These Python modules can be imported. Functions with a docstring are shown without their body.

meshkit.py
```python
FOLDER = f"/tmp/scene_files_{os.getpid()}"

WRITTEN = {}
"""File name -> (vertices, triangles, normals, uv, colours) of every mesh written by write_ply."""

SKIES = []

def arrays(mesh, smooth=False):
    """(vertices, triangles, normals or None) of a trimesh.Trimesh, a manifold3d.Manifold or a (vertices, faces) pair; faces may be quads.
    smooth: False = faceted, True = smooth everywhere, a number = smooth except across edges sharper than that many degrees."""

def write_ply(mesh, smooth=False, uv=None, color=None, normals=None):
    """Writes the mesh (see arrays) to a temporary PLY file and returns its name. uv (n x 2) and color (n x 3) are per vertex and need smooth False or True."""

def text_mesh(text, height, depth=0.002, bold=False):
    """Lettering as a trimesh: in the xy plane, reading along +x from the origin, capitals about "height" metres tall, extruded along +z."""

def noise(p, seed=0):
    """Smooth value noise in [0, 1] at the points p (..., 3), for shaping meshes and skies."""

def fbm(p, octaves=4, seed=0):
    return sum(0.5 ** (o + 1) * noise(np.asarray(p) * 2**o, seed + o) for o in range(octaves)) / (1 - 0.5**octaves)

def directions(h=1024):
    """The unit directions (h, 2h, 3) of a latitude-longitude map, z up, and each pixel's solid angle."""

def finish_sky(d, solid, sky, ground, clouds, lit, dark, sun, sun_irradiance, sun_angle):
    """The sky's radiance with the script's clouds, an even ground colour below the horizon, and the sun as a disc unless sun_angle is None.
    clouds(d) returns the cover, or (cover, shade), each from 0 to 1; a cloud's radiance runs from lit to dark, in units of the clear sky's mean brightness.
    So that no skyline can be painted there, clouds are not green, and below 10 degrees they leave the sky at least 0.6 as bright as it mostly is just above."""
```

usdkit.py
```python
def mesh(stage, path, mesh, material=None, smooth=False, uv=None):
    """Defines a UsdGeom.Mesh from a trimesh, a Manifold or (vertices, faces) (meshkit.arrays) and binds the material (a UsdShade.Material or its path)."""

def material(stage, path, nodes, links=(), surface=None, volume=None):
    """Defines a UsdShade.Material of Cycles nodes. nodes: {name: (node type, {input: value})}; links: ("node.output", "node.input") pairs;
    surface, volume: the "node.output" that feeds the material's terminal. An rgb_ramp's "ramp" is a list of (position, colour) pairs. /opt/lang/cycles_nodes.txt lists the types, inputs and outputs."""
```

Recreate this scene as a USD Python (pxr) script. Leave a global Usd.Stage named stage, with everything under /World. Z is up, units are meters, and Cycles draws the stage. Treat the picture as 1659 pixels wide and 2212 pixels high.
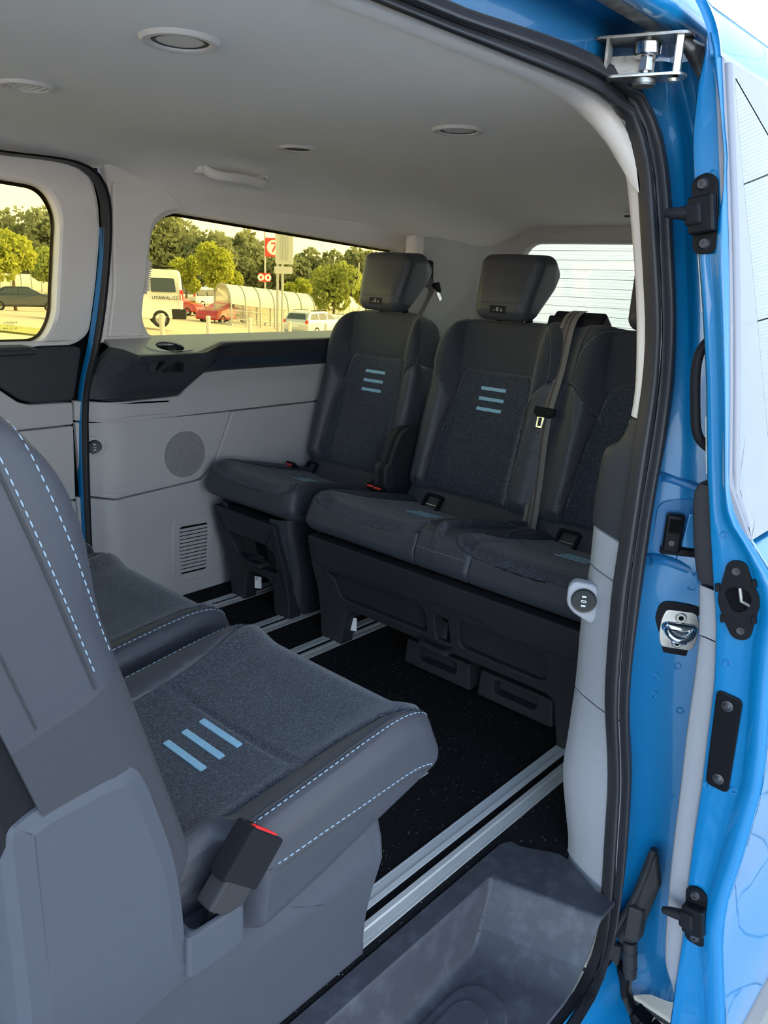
import math, random, numpy as np, trimesh, usdkit, meshkit, mapbox_earcut
import manifold3d as m3
from pxr import Usd, UsdGeom, UsdLux, UsdShade, Gf, Sdf
from shapely.geometry import Polygon, LineString, Point
from shapely import affinity
rng = np.random.default_rng(7); random.seed(7)
stage = Usd.Stage.CreateInMemory()
UsdGeom.SetStageUpAxis(stage, 'Z'); UsdGeom.SetStageMetersPerUnit(stage, 1.0)
UsdGeom.Xform.Define(stage, '/World')
# ---------------------------------------------------------------- camera: x to the rear of the van, y to its far side, z up, z=0 the load floor
FPX = 1700.0
YAW, PITCH, ROLL = math.radians(41.80), math.radians(-16.64), math.radians(2.46)
CAM = np.array([0., 0., 1.1])
_f = np.array([math.cos(PITCH) * math.cos(YAW), math.cos(PITCH) * math.sin(YAW), math.sin(PITCH)])
_r = np.cross(_f, [0, 0, 1]); _r /= np.linalg.norm(_r); _u = np.cross(_r, _f)
_R = math.cos(ROLL) * _r + math.sin(ROLL) * _u; _U = -math.sin(ROLL) * _r + math.cos(ROLL) * _u
cam = UsdGeom.Camera.Define(stage, '/World/Camera')
cam.AddTransformOp().Set(Gf.Matrix4d(*[float(v) for row in ((*_R, 0), (*_U, 0), (*(-_f), 0), (*CAM, 1)) for v in row]))
cam.CreateFocalLengthAttr(26.0); cam.CreateHorizontalApertureAttr(26.0 * 1659 / FPX)
cam.CreateClippingRangeAttr((0.02, 5000.0))
cam.CreateExposureAttr(2.1)
# ---------------------------------------------------------------- light: hazy sky and a low sun behind the white hall
SUN_AZ, SUN_EL = math.radians(-26), math.radians(38)          # direction to the sun, azimuth from +x
sun_dir = np.array([math.cos(SUN_EL) * math.cos(SUN_AZ), math.cos(SUN_EL) * math.sin(SUN_AZ), math.sin(SUN_EL)])
skym = usdkit.material(stage, '/World/Looks/sky', {
    "s": ("sky_texture", {"sky_type": "multiple_scattering", "sun_disc": False, "sun_elevation": SUN_EL, "sun_rotation": math.pi / 2 - SUN_AZ, "aerosol_density": 4.0, "air_density": 0.8}),
    "wb": ("mix_color", {"blend_type": "multiply", "fac": 1.0, "b": (1.14, 1.0, .82)}),
    "b": ("background_shader", {"strength": 0.125})}, [("s.color", "wb.a"), ("wb.result", "b.color")], surface="b.background")
dome = UsdLux.DomeLight.Define(stage, '/World/Sky')
UsdShade.MaterialBindingAPI.Apply(dome.GetPrim()).Bind(skym)
sun = UsdLux.DistantLight.Define(stage, '/World/Sun')
sun.CreateIntensityAttr(8.5); sun.CreateAngleAttr(0.6); sun.CreateColorAttr(Gf.Vec3f(1.0, 0.88, 0.68))
_a = np.cross([0, 0, 1.0], sun_dir); _a /= np.linalg.norm(_a); _b = np.cross(sun_dir, _a)
sun.AddTransformOp().Set(Gf.Matrix4d(*[float(v) for row in ((*_a, 0), (*_b, 0), (*sun_dir, 0), (0, 0, 0, 1)) for v in row]))
# ---------------------------------------------------------------- materials
def L(r, g=None, b=None):
    """sRGB 0..255 to linear"""
    c = np.array([r, r if g is None else g, r if b is None else b], float) / 255
    return tuple(np.where(c <= .04045, c / 12.92, ((c + .055) / 1.055) ** 2.4))
def mat(name, color, rough=.5, metal=0., spec=.5, bump=None, var=None, coat=0., sheen=0., extra=None):
    """bump: (scale, distance m); var: (scale, amount, second colour)"""
    p = {"base_color": color, "roughness": rough, "metallic": metal, "specular_ior_level": spec}
    if coat: p.update(coat_weight=coat, coat_roughness=.04)
    if sheen: p.update(sheen_weight=sheen, sheen_roughness=.5)
    p.update(extra or {})
    n, l = {"p": ("principled_bsdf", p)}, []
    if bump or var: n["tc"] = ("texture_coordinate", {})
    if bump:
        n["bn"] = ("noise_texture", {"scale": bump[0], "detail": 3.0, "roughness": .6}); n["bu"] = ("bump", {"strength": bump[2] if len(bump) > 2 else .6, "distance": bump[1]})
        l += [("tc.object", "bn.vector"), ("bn.fac", "bu.height"), ("bu.normal", "p.normal")]
    if var:
        n["vn"] = ("noise_texture", {"scale": var[0], "detail": 6.0, "roughness": .62}); n["vr"] = ("rgb_ramp", {"ramp": [(0, color), (var[1][0], color), (var[1][1], var[2]), (1, var[2])]})
        l += [("tc.object", "vn.vector"), ("vn.fac", "vr.fac"), ("vr.color", "p.base_color")]
    return usdkit.material(stage, '/World/Looks/' + name, n, l, surface="p.BSDF")
def mat_speck(name, color, speck, scale, thr, rough=.9, bump=None, sheen=0.):
    """cloth or carpet with fine light specks"""
    n = {"tc": ("texture_coordinate", {}), "v": ("voronoi_texture", {"scale": scale, "randomness": 1.0}), "w": ("white_noise_texture", {"dimensions": "3D"}),
         "gt": ("math", {"math_type": "greater_than", "value2": thr}), "n": ("noise_texture", {"scale": scale * .3, "detail": 4.0}),
         "r": ("rgb_ramp", {"ramp": [(.3, tuple(c * .6 for c in color)), (.75, tuple(min(1, c * 1.5) for c in color))]}),
         "m": ("mix_color", {"b": speck}), "p": ("principled_bsdf", {"roughness": rough, "specular_ior_level": .2, "sheen_weight": sheen, "sheen_roughness": .5})}
    l = [("tc.object", "v.vector"), ("v.position", "w.vector"), ("w.value", "gt.value1"), ("tc.object", "n.vector"), ("n.fac", "r.fac"), ("r.color", "m.a"), ("gt.value", "m.fac"), ("m.result", "p.base_color")]
    if bump:
        n["bu"] = ("bump", {"strength": .8, "distance": bump}); l += [("v.distance", "bu.height"), ("bu.normal", "p.normal")]
    return usdkit.material(stage, '/World/Looks/' + name, n, l, surface="p.BSDF")
def mat_glass(name, tint, ior=1.45):
    n = {"t": ("transparent_bsdf", {"color": tint}), "g": ("glossy_bsdf", {"color": (1, 1, 1), "roughness": 0.0}), "f": ("layer_weight", {"blend": .5}), "pw": ("math", {"math_type": "power", "value2": 5.0}), "ml": ("math", {"math_type": "multiply_add", "value2": .9, "value3": .035}), "m": ("mix_closure", {})}
    return usdkit.material(stage, '/World/Looks/' + name, n, [("f.facing", "pw.value1"), ("pw.value", "ml.value1"), ("ml.value", "m.fac"), ("t.BSDF", "m.closure1"), ("g.BSDF", "m.closure2")], surface="m.closure")
def mat_leaf(name, c):
    n = {"oi": ("geometry", {}), "r": ("rgb_ramp", {"ramp": [(0, tuple(x * .55 for x in c)), (1, tuple(x * 1.25 for x in c))]}), "d": ("diffuse_bsdf", {}), "t": ("translucent_bsdf", {}), "m": ("mix_closure", {"fac": .45})}
    return usdkit.material(stage, '/World/Looks/' + name, n, [("oi.random_per_island", "r.fac"), ("r.color", "d.color"), ("r.color", "t.color"), ("d.BSDF", "m.closure1"), ("t.BSDF", "m.closure2")], surface="m.closure")
M = {}
M['headliner'] = mat('headliner', (.74, .69, .65), .95, spec=.1, bump=(900, .0006), sheen=.2)
M['trim_light'] = mat('trim_light', (.70, .65, .61), .6, bump=(1200, .0003))
M['trim_grey'] = mat('trim_grey', (.47, .45, .445), .55, spec=.4, bump=(1100, .0004))
M['trim_pale'] = mat('trim_pale', (.29, .295, .32), .5, spec=.4, bump=(1100, .0003))
M['trim_dark'] = mat('trim_dark', (.022, .022, .027), .5, spec=.45, bump=(1000, .0005))
M['trim_navy'] = mat('trim_navy', (.014, .020, .032), .4, spec=.5)
M['leather'] = mat('leather', (.029, .031, .039), .45, spec=.45, bump=(420, .0006, .5))
M['leather_seam'] = mat('leather_seam', (.012, .012, .015), .6)
M['fabric'] = mat_speck('fabric', (.021, .024, .033), (.085, .10, .135), 900, .86, bump=.0006, sheen=.25)
M['fabric_side'] = mat('fabric_side', (.027, .029, .036), .8, spec=.25, bump=(700, .0004), sheen=.15)
M['shield'] = mat('shield_plastic', (.047, .051, .065), .52, spec=.4, bump=(900, .0006), var=(9, (.62, .8), (.064, .069, .084)))
M['base_black'] = mat('base_black', (.013, .0135, .016), .55, spec=.4, bump=(800, .0005), var=(14, (.6, .78), (.026, .027, .03)))
M['stripe'] = mat('stripe_blue', (.22, .40, .52), .75, bump=(1500, .0004), var=(260, (.5, .75), (.34, .52, .63)))
M['stitch'] = mat('stitch_thread', (.22, .31, .39), .7)
M['sill'] = mat('sill_plastic', (.24, .235, .225), .30, spec=1.0, bump=(1000, .0003))
M['ring'] = mat('vent_ring', (.66, .60, .56), .6)
M['moulding'] = mat('door_moulding', (.16, .165, .18), .4)
M['stitch_dim'] = mat('stitch_thread_grey', (.16, .19, .22), .7)
M['carpet'] = mat_speck('carpet', (.0050, .0052, .0068), (.22, .225, .24), 420, .994, bump=.004)
M['alu'] = mat('brushed_aluminium', (.50, .50, .50), .45, .35, bump=(60, .0002), var=(5, (.4, .8), (.42, .42, .42)))
M['alu_bright'] = mat('bright_aluminium', (.62, .63, .65), .35, .4)
M['steel'] = mat('steel', (.55, .55, .56), .28, 1.0)
M['chrome'] = mat('chrome', (.75, .73, .72), .10, 1.0)
M['zinc'] = mat('zinc', (.62, .60, .56), .38, 1.0, var=(30, (.4, .7), (.40, .38, .35)))
M['track'] = mat('track_steel', (.42, .41, .39), .45, .85, var=(11, (.42, .62), (.12, .11, .10)))
M['rubber'] = mat('rubber', (.017, .017, .020), .42, spec=.45)
M['rubber_flat'] = mat('rubber_flat', (.020, .020, .022), .6, spec=.35, bump=(500, .0003))
M['black'] = mat('black_gloss', (.005, .005, .006), .25, spec=.14, bump=(70, .0006, .35))
M['black_hole'] = mat('black_recess', (.003, .003, .0035), .9, spec=.1)
M['satin_black'] = mat('satin_black', (.009, .009, .011), .45, spec=.10)
M['paint'] = mat('blue_paint', (.0, .14, .33), .34, .15, coat=.8, bump=(160, .00025, .25), extra={"specular_ior_level": .6})
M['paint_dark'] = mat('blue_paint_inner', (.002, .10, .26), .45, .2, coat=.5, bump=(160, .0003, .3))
M['sealant'] = mat('sealant_blue', (.01, .12, .30), .5, coat=.3, bump=(90, .002))
M['frame_grey'] = mat('window_frame_grey', (.22, .225, .26), .38, spec=.5, coat=.3)
M['tray'] = mat('scuffed_tray', (.030, .0315, .040), .46, spec=.45, bump=(620, .0005), var=(26, (.48, .85), (.072, .076, .09)))
M['screw_dark'] = mat('dark_screw', (.07, .07, .075), .4, .8)
M['red'] = mat('red_button', (.80, .018, .02), .4)
M['white_label'] = mat('white_label', (.75, .77, .80), .6)
M['white'] = mat('white_plastic', (.70, .66, .58), .5)
M['belt'] = mat('belt_webbing', (.12, .11, .105), .55, sheen=.3, bump=(900, .0004))
M['belt_stripe'] = mat('belt_stripe', (.055, .042, .036), .6)
M['screen_ring'] = mat('gloss_black_socket', (.003, .003, .004), .15)
M['icon'] = mat('icon_white', (.6, .65, .7), .5)
M['glass_tint'] = mat_glass('tinted_window_glass', (.78, .685, .42))
M['glass_rear'] = mat_glass('rear_window_glass', (.76, .725, .63))
M['glass_door'] = usdkit.material(stage, '/World/Looks/dark_door_glass', {"p": ("principled_bsdf", {"base_color": (.01, .011, .012), "roughness": .0, "specular_ior_level": .8, "coat_weight": 1.0, "coat_roughness": 0.0, "coat_ior": 1.8})}, [], surface="p.BSDF")
M['wire'] = mat('heater_wire', (.10, .08, .06), .6)
M['frit'] = mat('black_frit', (.004, .004, .005), .5)
# ---------------------------------------------------------------- scene helpers
COUNT, OFFSET = {}, {}
def numbered(parent, name):
    k = (parent, name); COUNT[k] = COUNT.get(k, -1) + 1
    return f"{parent}/{name}" + (f"_{COUNT[k]:03d}" if COUNT[k] else "")
def data(prim, **kw):
    for k, v in kw.items():
        if v: prim.SetCustomDataByKey(k, v)
def thing(name, label, category, base=(0, 0, 0), rz=0., group=None, local=False, kind=None):
    """An Xform at the thing's base. local: its parts are modelled about (0,0,0); else in world coordinates."""
    path = numbered('/World', name); x = UsdGeom.Xform.Define(stage, path)
    x.AddTranslateOp().Set(Gf.Vec3d(*map(float, base)))
    if rz: x.AddRotateZOp().Set(float(rz))
    OFFSET[path] = np.zeros(3) if local else np.array(base, float)
    data(x.GetPrim(), label=label, category=category, group=group, kind=kind)
    return path
def obj(name, mesh, m, parent=None, smooth=35, label=None, category=None, group=None, kind=None):
    path = numbered(parent or '/World', name)
    if isinstance(mesh, (list,)): mesh = cat(mesh)
    v, f = arr(mesh)
    off = OFFSET.get(parent, np.zeros(3)) if parent else np.zeros(3)
    usdkit.mesh(stage, path, trimesh.Trimesh(v - off, f, process=False), M[m] if isinstance(m, str) else m, smooth=smooth)
    OFFSET[path] = off
    data(stage.GetPrimAtPath(path), label=label, category=category, group=group, kind=kind)
    return path
def struct(name, mesh, m, parent=None, smooth=35, label=None):
    return obj(name, mesh, m, parent, smooth, label, kind=None if parent else 'structure')
def empty_struct(name, label=None):
    path = numbered('/World', name); x = UsdGeom.Xform.Define(stage, path); OFFSET[path] = np.zeros(3)
    data(x.GetPrim(), kind='structure', label=label); return path
def dup(src, name, base, rz, label, category, group=None):
    path = numbered('/World', name); x = UsdGeom.Xform.Define(stage, path); prim = x.GetPrim()
    prim.GetReferences().AddInternalReference(src); x = UsdGeom.Xform(prim); x.ClearXformOpOrder()
    for a in list(prim.GetAttributes()):
        pass
    x.MakeMatrixXform().Set(Gf.Matrix4d().SetRotate(Gf.Rotation(Gf.Vec3d(0, 0, 1), rz)) * Gf.Matrix4d().SetTranslate(Gf.Vec3d(*map(float, base))))
    prim.SetInstanceable(True); data(prim, label=label, category=category, group=group); return path
# ---------------------------------------------------------------- mesh helpers
def arr(m):
    if hasattr(m, 'to_mesh'):
        q = m.to_mesh(); return np.array(q.vert_properties[:, :3], float), np.array(q.tri_verts, int)
    if isinstance(m, (list,)): m = cat(m)
    if isinstance(m, tuple):
        v, f = np.asarray(m[0], float), np.asarray(m[1], int)
        if f.shape[1] == 4: f = np.vstack([f[:, [0, 1, 2]], f[:, [0, 2, 3]]])
        return v, f
    return np.array(m.vertices, float), np.array(m.faces, int)
def cat(ms):
    V, F, n = [], [], 0
    for m in ms:
        v, f = arr(m); V.append(v); F.append(f + n); n += len(v)
    return trimesh.Trimesh(np.vstack(V), np.vstack(F), process=False)
def man(m):
    v, f = arr(m); return m3.Manifold(m3.Mesh(np.ascontiguousarray(v, np.float32), np.ascontiguousarray(f, np.uint32)))
def warp(m, fn, length=None):
    if length:
        q = m if hasattr(m, 'to_mesh') else man(m)
        if not q.is_empty(): m = q.refine_to_length(length)
        else:
            v, f = arr(m); v, f = trimesh.remesh.subdivide_to_size(v, f, length * 2); m = (v, f)
    v, f = arr(m); return trimesh.Trimesh(fn(v), f, process=False)
def place(m, o, u, v, w):
    a, f = arr(m); A = np.array([u, v, w], float)
    q = a @ A + np.array(o, float)
    if np.linalg.det(A) < 0: f = f[:, ::-1]
    return trimesh.Trimesh(q, f, process=False)
X, Y, Z = np.eye(3)
def xz(m, y=0.): return place(m, (0, y, 0), X, Z, -Y)          # plate drawn in x,z facing -y
def yz(m, x=0.): return place(m, (x, 0, 0), -Y, Z, -X)         # plate drawn in (-y),z facing -x
def box(x0, x1, y0, y1, z0, z1):
    b = trimesh.creation.box((abs(x1 - x0), abs(y1 - y0), abs(z1 - z0))); b.apply_translation(((x0 + x1) / 2, (y0 + y1) / 2, (z0 + z1) / 2)); return b
_ico = {k: trimesh.creation.icosphere(k, 1.0).vertices for k in (1, 2)}
def hull(points, r, n=2):
    """hull of spheres; r one radius or one per point"""
    pts = np.asarray(points, float); r = np.broadcast_to(r, len(pts))
    return m3.Manifold.hull_points(np.vstack([p + _ico[n] * q for p, q in zip(pts, r)]))
def rb(x0, x1, y0, y1, z0, z1, r=.005, n=1):
    r = min(r, (x1 - x0) / 2 - 1e-5, (y1 - y0) / 2 - 1e-5, (z1 - z0) / 2 - 1e-5)
    return hull([(x, y, z) for x in (x0 + r, x1 - r) for y in (y0 + r, y1 - r) for z in (z0 + r, z1 - r)], r, n)
def rb_at(o, u, v, w, su, sv, sw, r=.003, n=1):
    """rounded box centred at o with sizes along its own axes"""
    return place(rb(-su / 2, su / 2, -sv / 2, sv / 2, -sw / 2, sw / 2, r, n), o, u, v, w)
def unit(a): a = np.asarray(a, float); return a / np.linalg.norm(a)
def axes(d, up=(0, 0, 1)):
    w = unit(d); u = np.cross(up, w)
    if np.linalg.norm(u) < 1e-3: u = np.cross((1, 0, 0), w)
    u = unit(u); return u, np.cross(w, u), w
def lathe(prof, o, d, n=20):
    """revolves (radius, height) about direction d"""
    m = trimesh.creation.revolve(np.asarray(prof, float), sections=n); u, v, w = axes(d); return place(m, o, u, v, w)
def cyl(a, b, r, r2=None, n=16, bev=0.):
    a, b = np.asarray(a, float), np.asarray(b, float); h = np.linalg.norm(b - a); r2 = r if r2 is None else r2
    pr = [(0, 0), (r - bev, 0), (r, bev), (r2, h - bev), (r2 - bev, h), (0, h)] if bev else [(0, 0), (r, 0), (r2, h), (0, h)]
    return lathe(pr, a, b - a, n)
def resample(p, step=None, n=None, closed=False):
    p = np.asarray(p, float)
    if closed: p = np.vstack([p, p[:1]])
    s = np.r_[0, np.cumsum(np.linalg.norm(np.diff(p, axis=0), axis=1))]
    n = n or max(2, int(s[-1] / step) + 1); t = np.linspace(0, s[-1], n + (1 if closed else 0))
    q = np.stack([np.interp(t, s, p[:, k]) for k in range(p.shape[1])], 1); return q[:-1] if closed else q
def spline(p, n=24, closed=False):
    """centripetal-ish Catmull-Rom through the points"""
    from scipy.interpolate import CubicSpline
    p = np.asarray(p, float)
    if closed: p = np.vstack([p, p[:1]])
    s = np.r_[0, np.cumsum(np.linalg.norm(np.diff(p, axis=0), axis=1) ** .7)]
    q = CubicSpline(s, p, bc_type='periodic' if closed else 'natural')(np.linspace(0, s[-1], n + (1 if closed else 0)))
    return q[:-1] if closed else q
def gridmesh(P, cu=False, cv=False, flip=False):
    P = np.asarray(P, float); n, k = P.shape[:2]
    i, j = np.meshgrid(np.arange(n if cu else n - 1), np.arange(k if cv else k - 1), indexing='ij'); i2, j2 = (i + 1) % n, (j + 1) % k
    q = np.stack([i * k + j, i2 * k + j, i2 * k + j2, i * k + j2], -1).reshape(-1, 4)
    if flip: q = q[:, ::-1]
    return trimesh.Trimesh(P.reshape(-1, 3), np.vstack([q[:, [0, 1, 2]], q[:, [0, 2, 3]]]), process=False)
def shell(P, t):
    """a grid as a solid sheet: t is a vector, or a thickness along -normal"""
    P = np.asarray(P, float); n, k = P.shape[:2]
    if np.ndim(t) == 0:
        du, dv = np.gradient(P, axis=0), np.gradient(P, axis=1); nn = np.cross(du, dv); nn /= np.linalg.norm(nn, axis=2, keepdims=True) + 1e-12; Q = P - nn * t
    else: Q = P + np.asarray(t, float)
    a, b = gridmesh(P), gridmesh(Q, flip=True)
    idx = np.arange(n * k).reshape(n, k); ring = np.r_[idx[:, 0], idx[-1, 1:], idx[-2::-1, -1], idx[0, -2:0:-1]]
    r2 = np.roll(ring, -1); N = n * k
    sides = np.vstack([np.c_[r2, ring, ring + N], np.c_[r2, ring + N, r2 + N]])
    return trimesh.Trimesh(np.vstack([P.reshape(-1, 3), Q.reshape(-1, 3)]), np.vstack([a.faces, b.faces + N, sides[:, ::-1]]), process=False)
def sweep(path, prof, up=(0, 0, 1), closed=False, scale=None):
    """prof: closed 2-D outline (side, up)"""
    p = np.asarray(path, float); prof = np.asarray(prof, float)
    t = (np.roll(p, -1, 0) - np.roll(p, 1, 0)) if closed else np.gradient(p, axis=0); t /= np.linalg.norm(t, axis=1, keepdims=True) + 1e-12
    up = np.broadcast_to(np.asarray(up, float), p.shape); s = np.cross(t, up); s /= np.linalg.norm(s, axis=1, keepdims=True) + 1e-12; w = np.cross(s, t)
    sc = np.ones(len(p)) if scale is None else np.asarray(scale, float)
    G = p[:, None] + sc[:, None, None] * (prof[None, :, :1] * s[:, None] + prof[None, :, 1:] * w[:, None])
    g = gridmesh(G, cu=closed, cv=True, flip=True)
    if closed: return g
    n, k = G.shape[:2]; v, f = g.vertices, g.faces
    c0, c1 = len(v), len(v) + 1; a = np.arange(k); b = (a + 1) % k
    f = np.vstack([f, np.c_[b, a, np.full(k, c0)][:, [1, 0, 2]], np.c_[a + (n - 1) * k, b + (n - 1) * k, np.full(k, c1)][:, [1, 0, 2]]])
    return trimesh.Trimesh(np.vstack([v, G[0].mean(0), G[-1].mean(0)]), f, process=False)
def circ(r, n=8, ry=None): a = np.arange(n) * 2 * np.pi / n; return np.c_[r * np.cos(a), (ry or r) * np.sin(a)]
def tube(path, r, n=8, closed=False, up=None):
    p = np.asarray(path, float)
    if up is None:
        d = p[-1] - p[0] if not closed else np.array([0, 0, 0.]); up = np.eye(3)[int(np.argmin(np.abs(d) + np.ptp(p, axis=0) * .5))]
    return sweep(p, circ(r if np.ndim(r) == 0 else 1., n), up, closed, None if np.ndim(r) == 0 else r)
def rnd(pts, r=.01, n=5):
    """polygon with rounded corners"""
    p = np.asarray(pts, float); k = len(p); r = np.broadcast_to(r, k); out = []
    for i in range(k):
        a, b, c = p[i - 1], p[i], p[(i + 1) % k]; la, lc = np.linalg.norm(a - b), np.linalg.norm(c - b)
        d = min(r[i], la * .48, lc * .48)
        if d < 1e-6: out.append(b); continue
        s, e = b + (a - b) / la * d, b + (c - b) / lc * d
        for t in np.linspace(0, 1, n + 1): out.append((1 - t) ** 2 * s + 2 * t * (1 - t) * b + t * t * e)
    return np.array(out)
def area(p): x, y = p[:, 0], p[:, 1]; return .5 * np.sum(x * np.roll(y, -1) - np.roll(x, -1) * y)
def ell(cx, cy, rx, ry=None, n=28): a = np.arange(n) * 2 * np.pi / n; return np.c_[cx + rx * np.cos(a), cy + (ry or rx) * np.sin(a)]
def plate(poly, h0, h1, bev=.003, holes=(), steps=2, back=True):
    """flat part drawn in 2-D, thickness h0..h1, with a rounded edge on its h1 face; holes get the same edge"""
    loops = []
    for k, q in enumerate([poly, *holes]):
        q = np.asarray(q, float)
        if (area(q) > 0) != (k == 0): q = q[::-1]
        keep = np.linalg.norm(q - np.roll(q, 1, 0), axis=1) > 1e-7; loops.append(q[keep])
    lev = [(h0, 0.), (h1 - bev, 0.)] + [(h1 - bev + bev * math.sin(a), bev * (1 - math.cos(a))) for a in np.linspace(0, math.pi / 2, steps + 1)[1:]] if bev else [(h0, 0.), (h1, 0.)]
    N = sum(len(q) for q in loops); V, F = [], []
    def off(q, d):
        e = np.roll(q, -1, 0) - q; e /= np.linalg.norm(e, axis=1, keepdims=True); nn = np.c_[-e[:, 1], e[:, 0]]; n0 = np.roll(nn, 1, 0)
        return q + d * (nn + n0) / np.maximum(1 + (nn * n0).sum(1, keepdims=True), .35)
    for h, d in lev:
        for q in loops: V.append(np.c_[off(q, d), np.full(len(q), h)])
    V = np.vstack(V)
    for l in range(len(lev) - 1):
        s = 0
        for q in loops:
            k = len(q); a = np.arange(k); b = (a + 1) % k; A, B = l * N + s + a, l * N + s + b
            F += [np.c_[A, B, B + N], np.c_[A, B + N, A + N]]; s += k
    ends = np.cumsum([len(q) for q in loops]).astype(np.uint32)
    top = V[-N:, :2]; T = np.array(mapbox_earcut.triangulate_float64(np.ascontiguousarray(top, np.float64), ends), int).reshape(-1, 3)
    a2 = top[T]; sg = np.cross(a2[:, 1] - a2[:, 0], a2[:, 2] - a2[:, 0]); T[sg < 0] = T[sg < 0][:, ::-1]
    F.append(T + (len(lev) - 1) * N)
    bt = V[:N, :2]; T = np.array(mapbox_earcut.triangulate_float64(np.ascontiguousarray(bt, np.float64), ends), int).reshape(-1, 3)
    a2 = bt[T]; sg = np.cross(a2[:, 1] - a2[:, 0], a2[:, 2] - a2[:, 0]); T[sg > 0] = T[sg > 0][:, ::-1]
    F.append(T)
    return trimesh.Trimesh(V, np.vstack(F), process=False)
def prism(poly, h0, h1):
    p = Polygon(poly).buffer(0); p = np.array(p.exterior.coords)[:-1]
    return m3.Manifold.extrude(m3.CrossSection([p[::-1] if area(p) < 0 else p]), h1 - h0).translate((0, 0, h0))
def ss(a, b, x): t = np.clip((np.asarray(x, float) - a) / (b - a), 0, 1); return t * t * (3 - 2 * t)
def dist_line(xy, line):
    """distance of the points to a polyline in the plane"""
    p = np.asarray(line, float); d = np.full(len(xy), 9.)
    for a, b in zip(p[:-1], p[1:]):
        e = b - a; t = np.clip(((xy - a) @ e) / (e @ e + 1e-12), 0, 1); d = np.minimum(d, np.linalg.norm(xy - a - t[:, None] * e, axis=1))
    return d
def stitches(path, dash=.0065, gap=.0038, r=.0011):
    p = resample(path, .0015); s = np.r_[0, np.cumsum(np.linalg.norm(np.diff(p, axis=0), axis=1))]; out, at = [], 0.
    while at + dash < s[-1]:
        q = np.stack([np.interp(np.linspace(at, at + dash, 4), s, p[:, k]) for k in range(3)], 1)
        d = q[-1] - q[0]
        if np.linalg.norm(d) > dash * .5: out.append(sweep(q, circ(r, 5), np.eye(3)[int(np.argmin(np.abs(d)))], False, (.6, 1, 1, .6)))
        at += dash + gap
    return cat(out)
def onto(mesh, pts, direction, lift=.0005):
    """drops the points onto the mesh along a direction (for seams and stitches)"""
    v, f = arr(mesh); t = trimesh.Trimesh(v, f, process=False); pts = np.asarray(pts, float); d = unit(direction)
    o = pts - d * 1.0; loc, ray, tri = t.ray.intersects_location(o, np.tile(d, (len(o), 1)), multiple_hits=False)
    out = [None] * len(o)
    for l, r in zip(loc, ray): out[r] = l - d * lift
    return np.array([q for q in out if q is not None])
def text(s, height, o, u, v, depth=.0006, bold=False, center=True):
    t = meshkit.text_mesh(s, height, depth, bold)
    if center: t.apply_translation((-(t.bounds[0][0] + t.bounds[1][0]) / 2, -(t.bounds[0][1] + t.bounds[1][1]) / 2, 0))
    return place(t, o, u, v, np.cross(u, v))
# ================================================================ the van's shell
# floor with its carpet; cut short at the step well by the door
fl = plate(rnd([(-1.4, .705), (1.185, .705), (1.205, .62), (1.262, .585), (1.30, .58), (3.0, .58), (3.0, 2.26), (-1.4, 2.26)], .004), -.05, 0., 0)
floor = struct('floor', fl, 'carpet', smooth=False)
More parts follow.
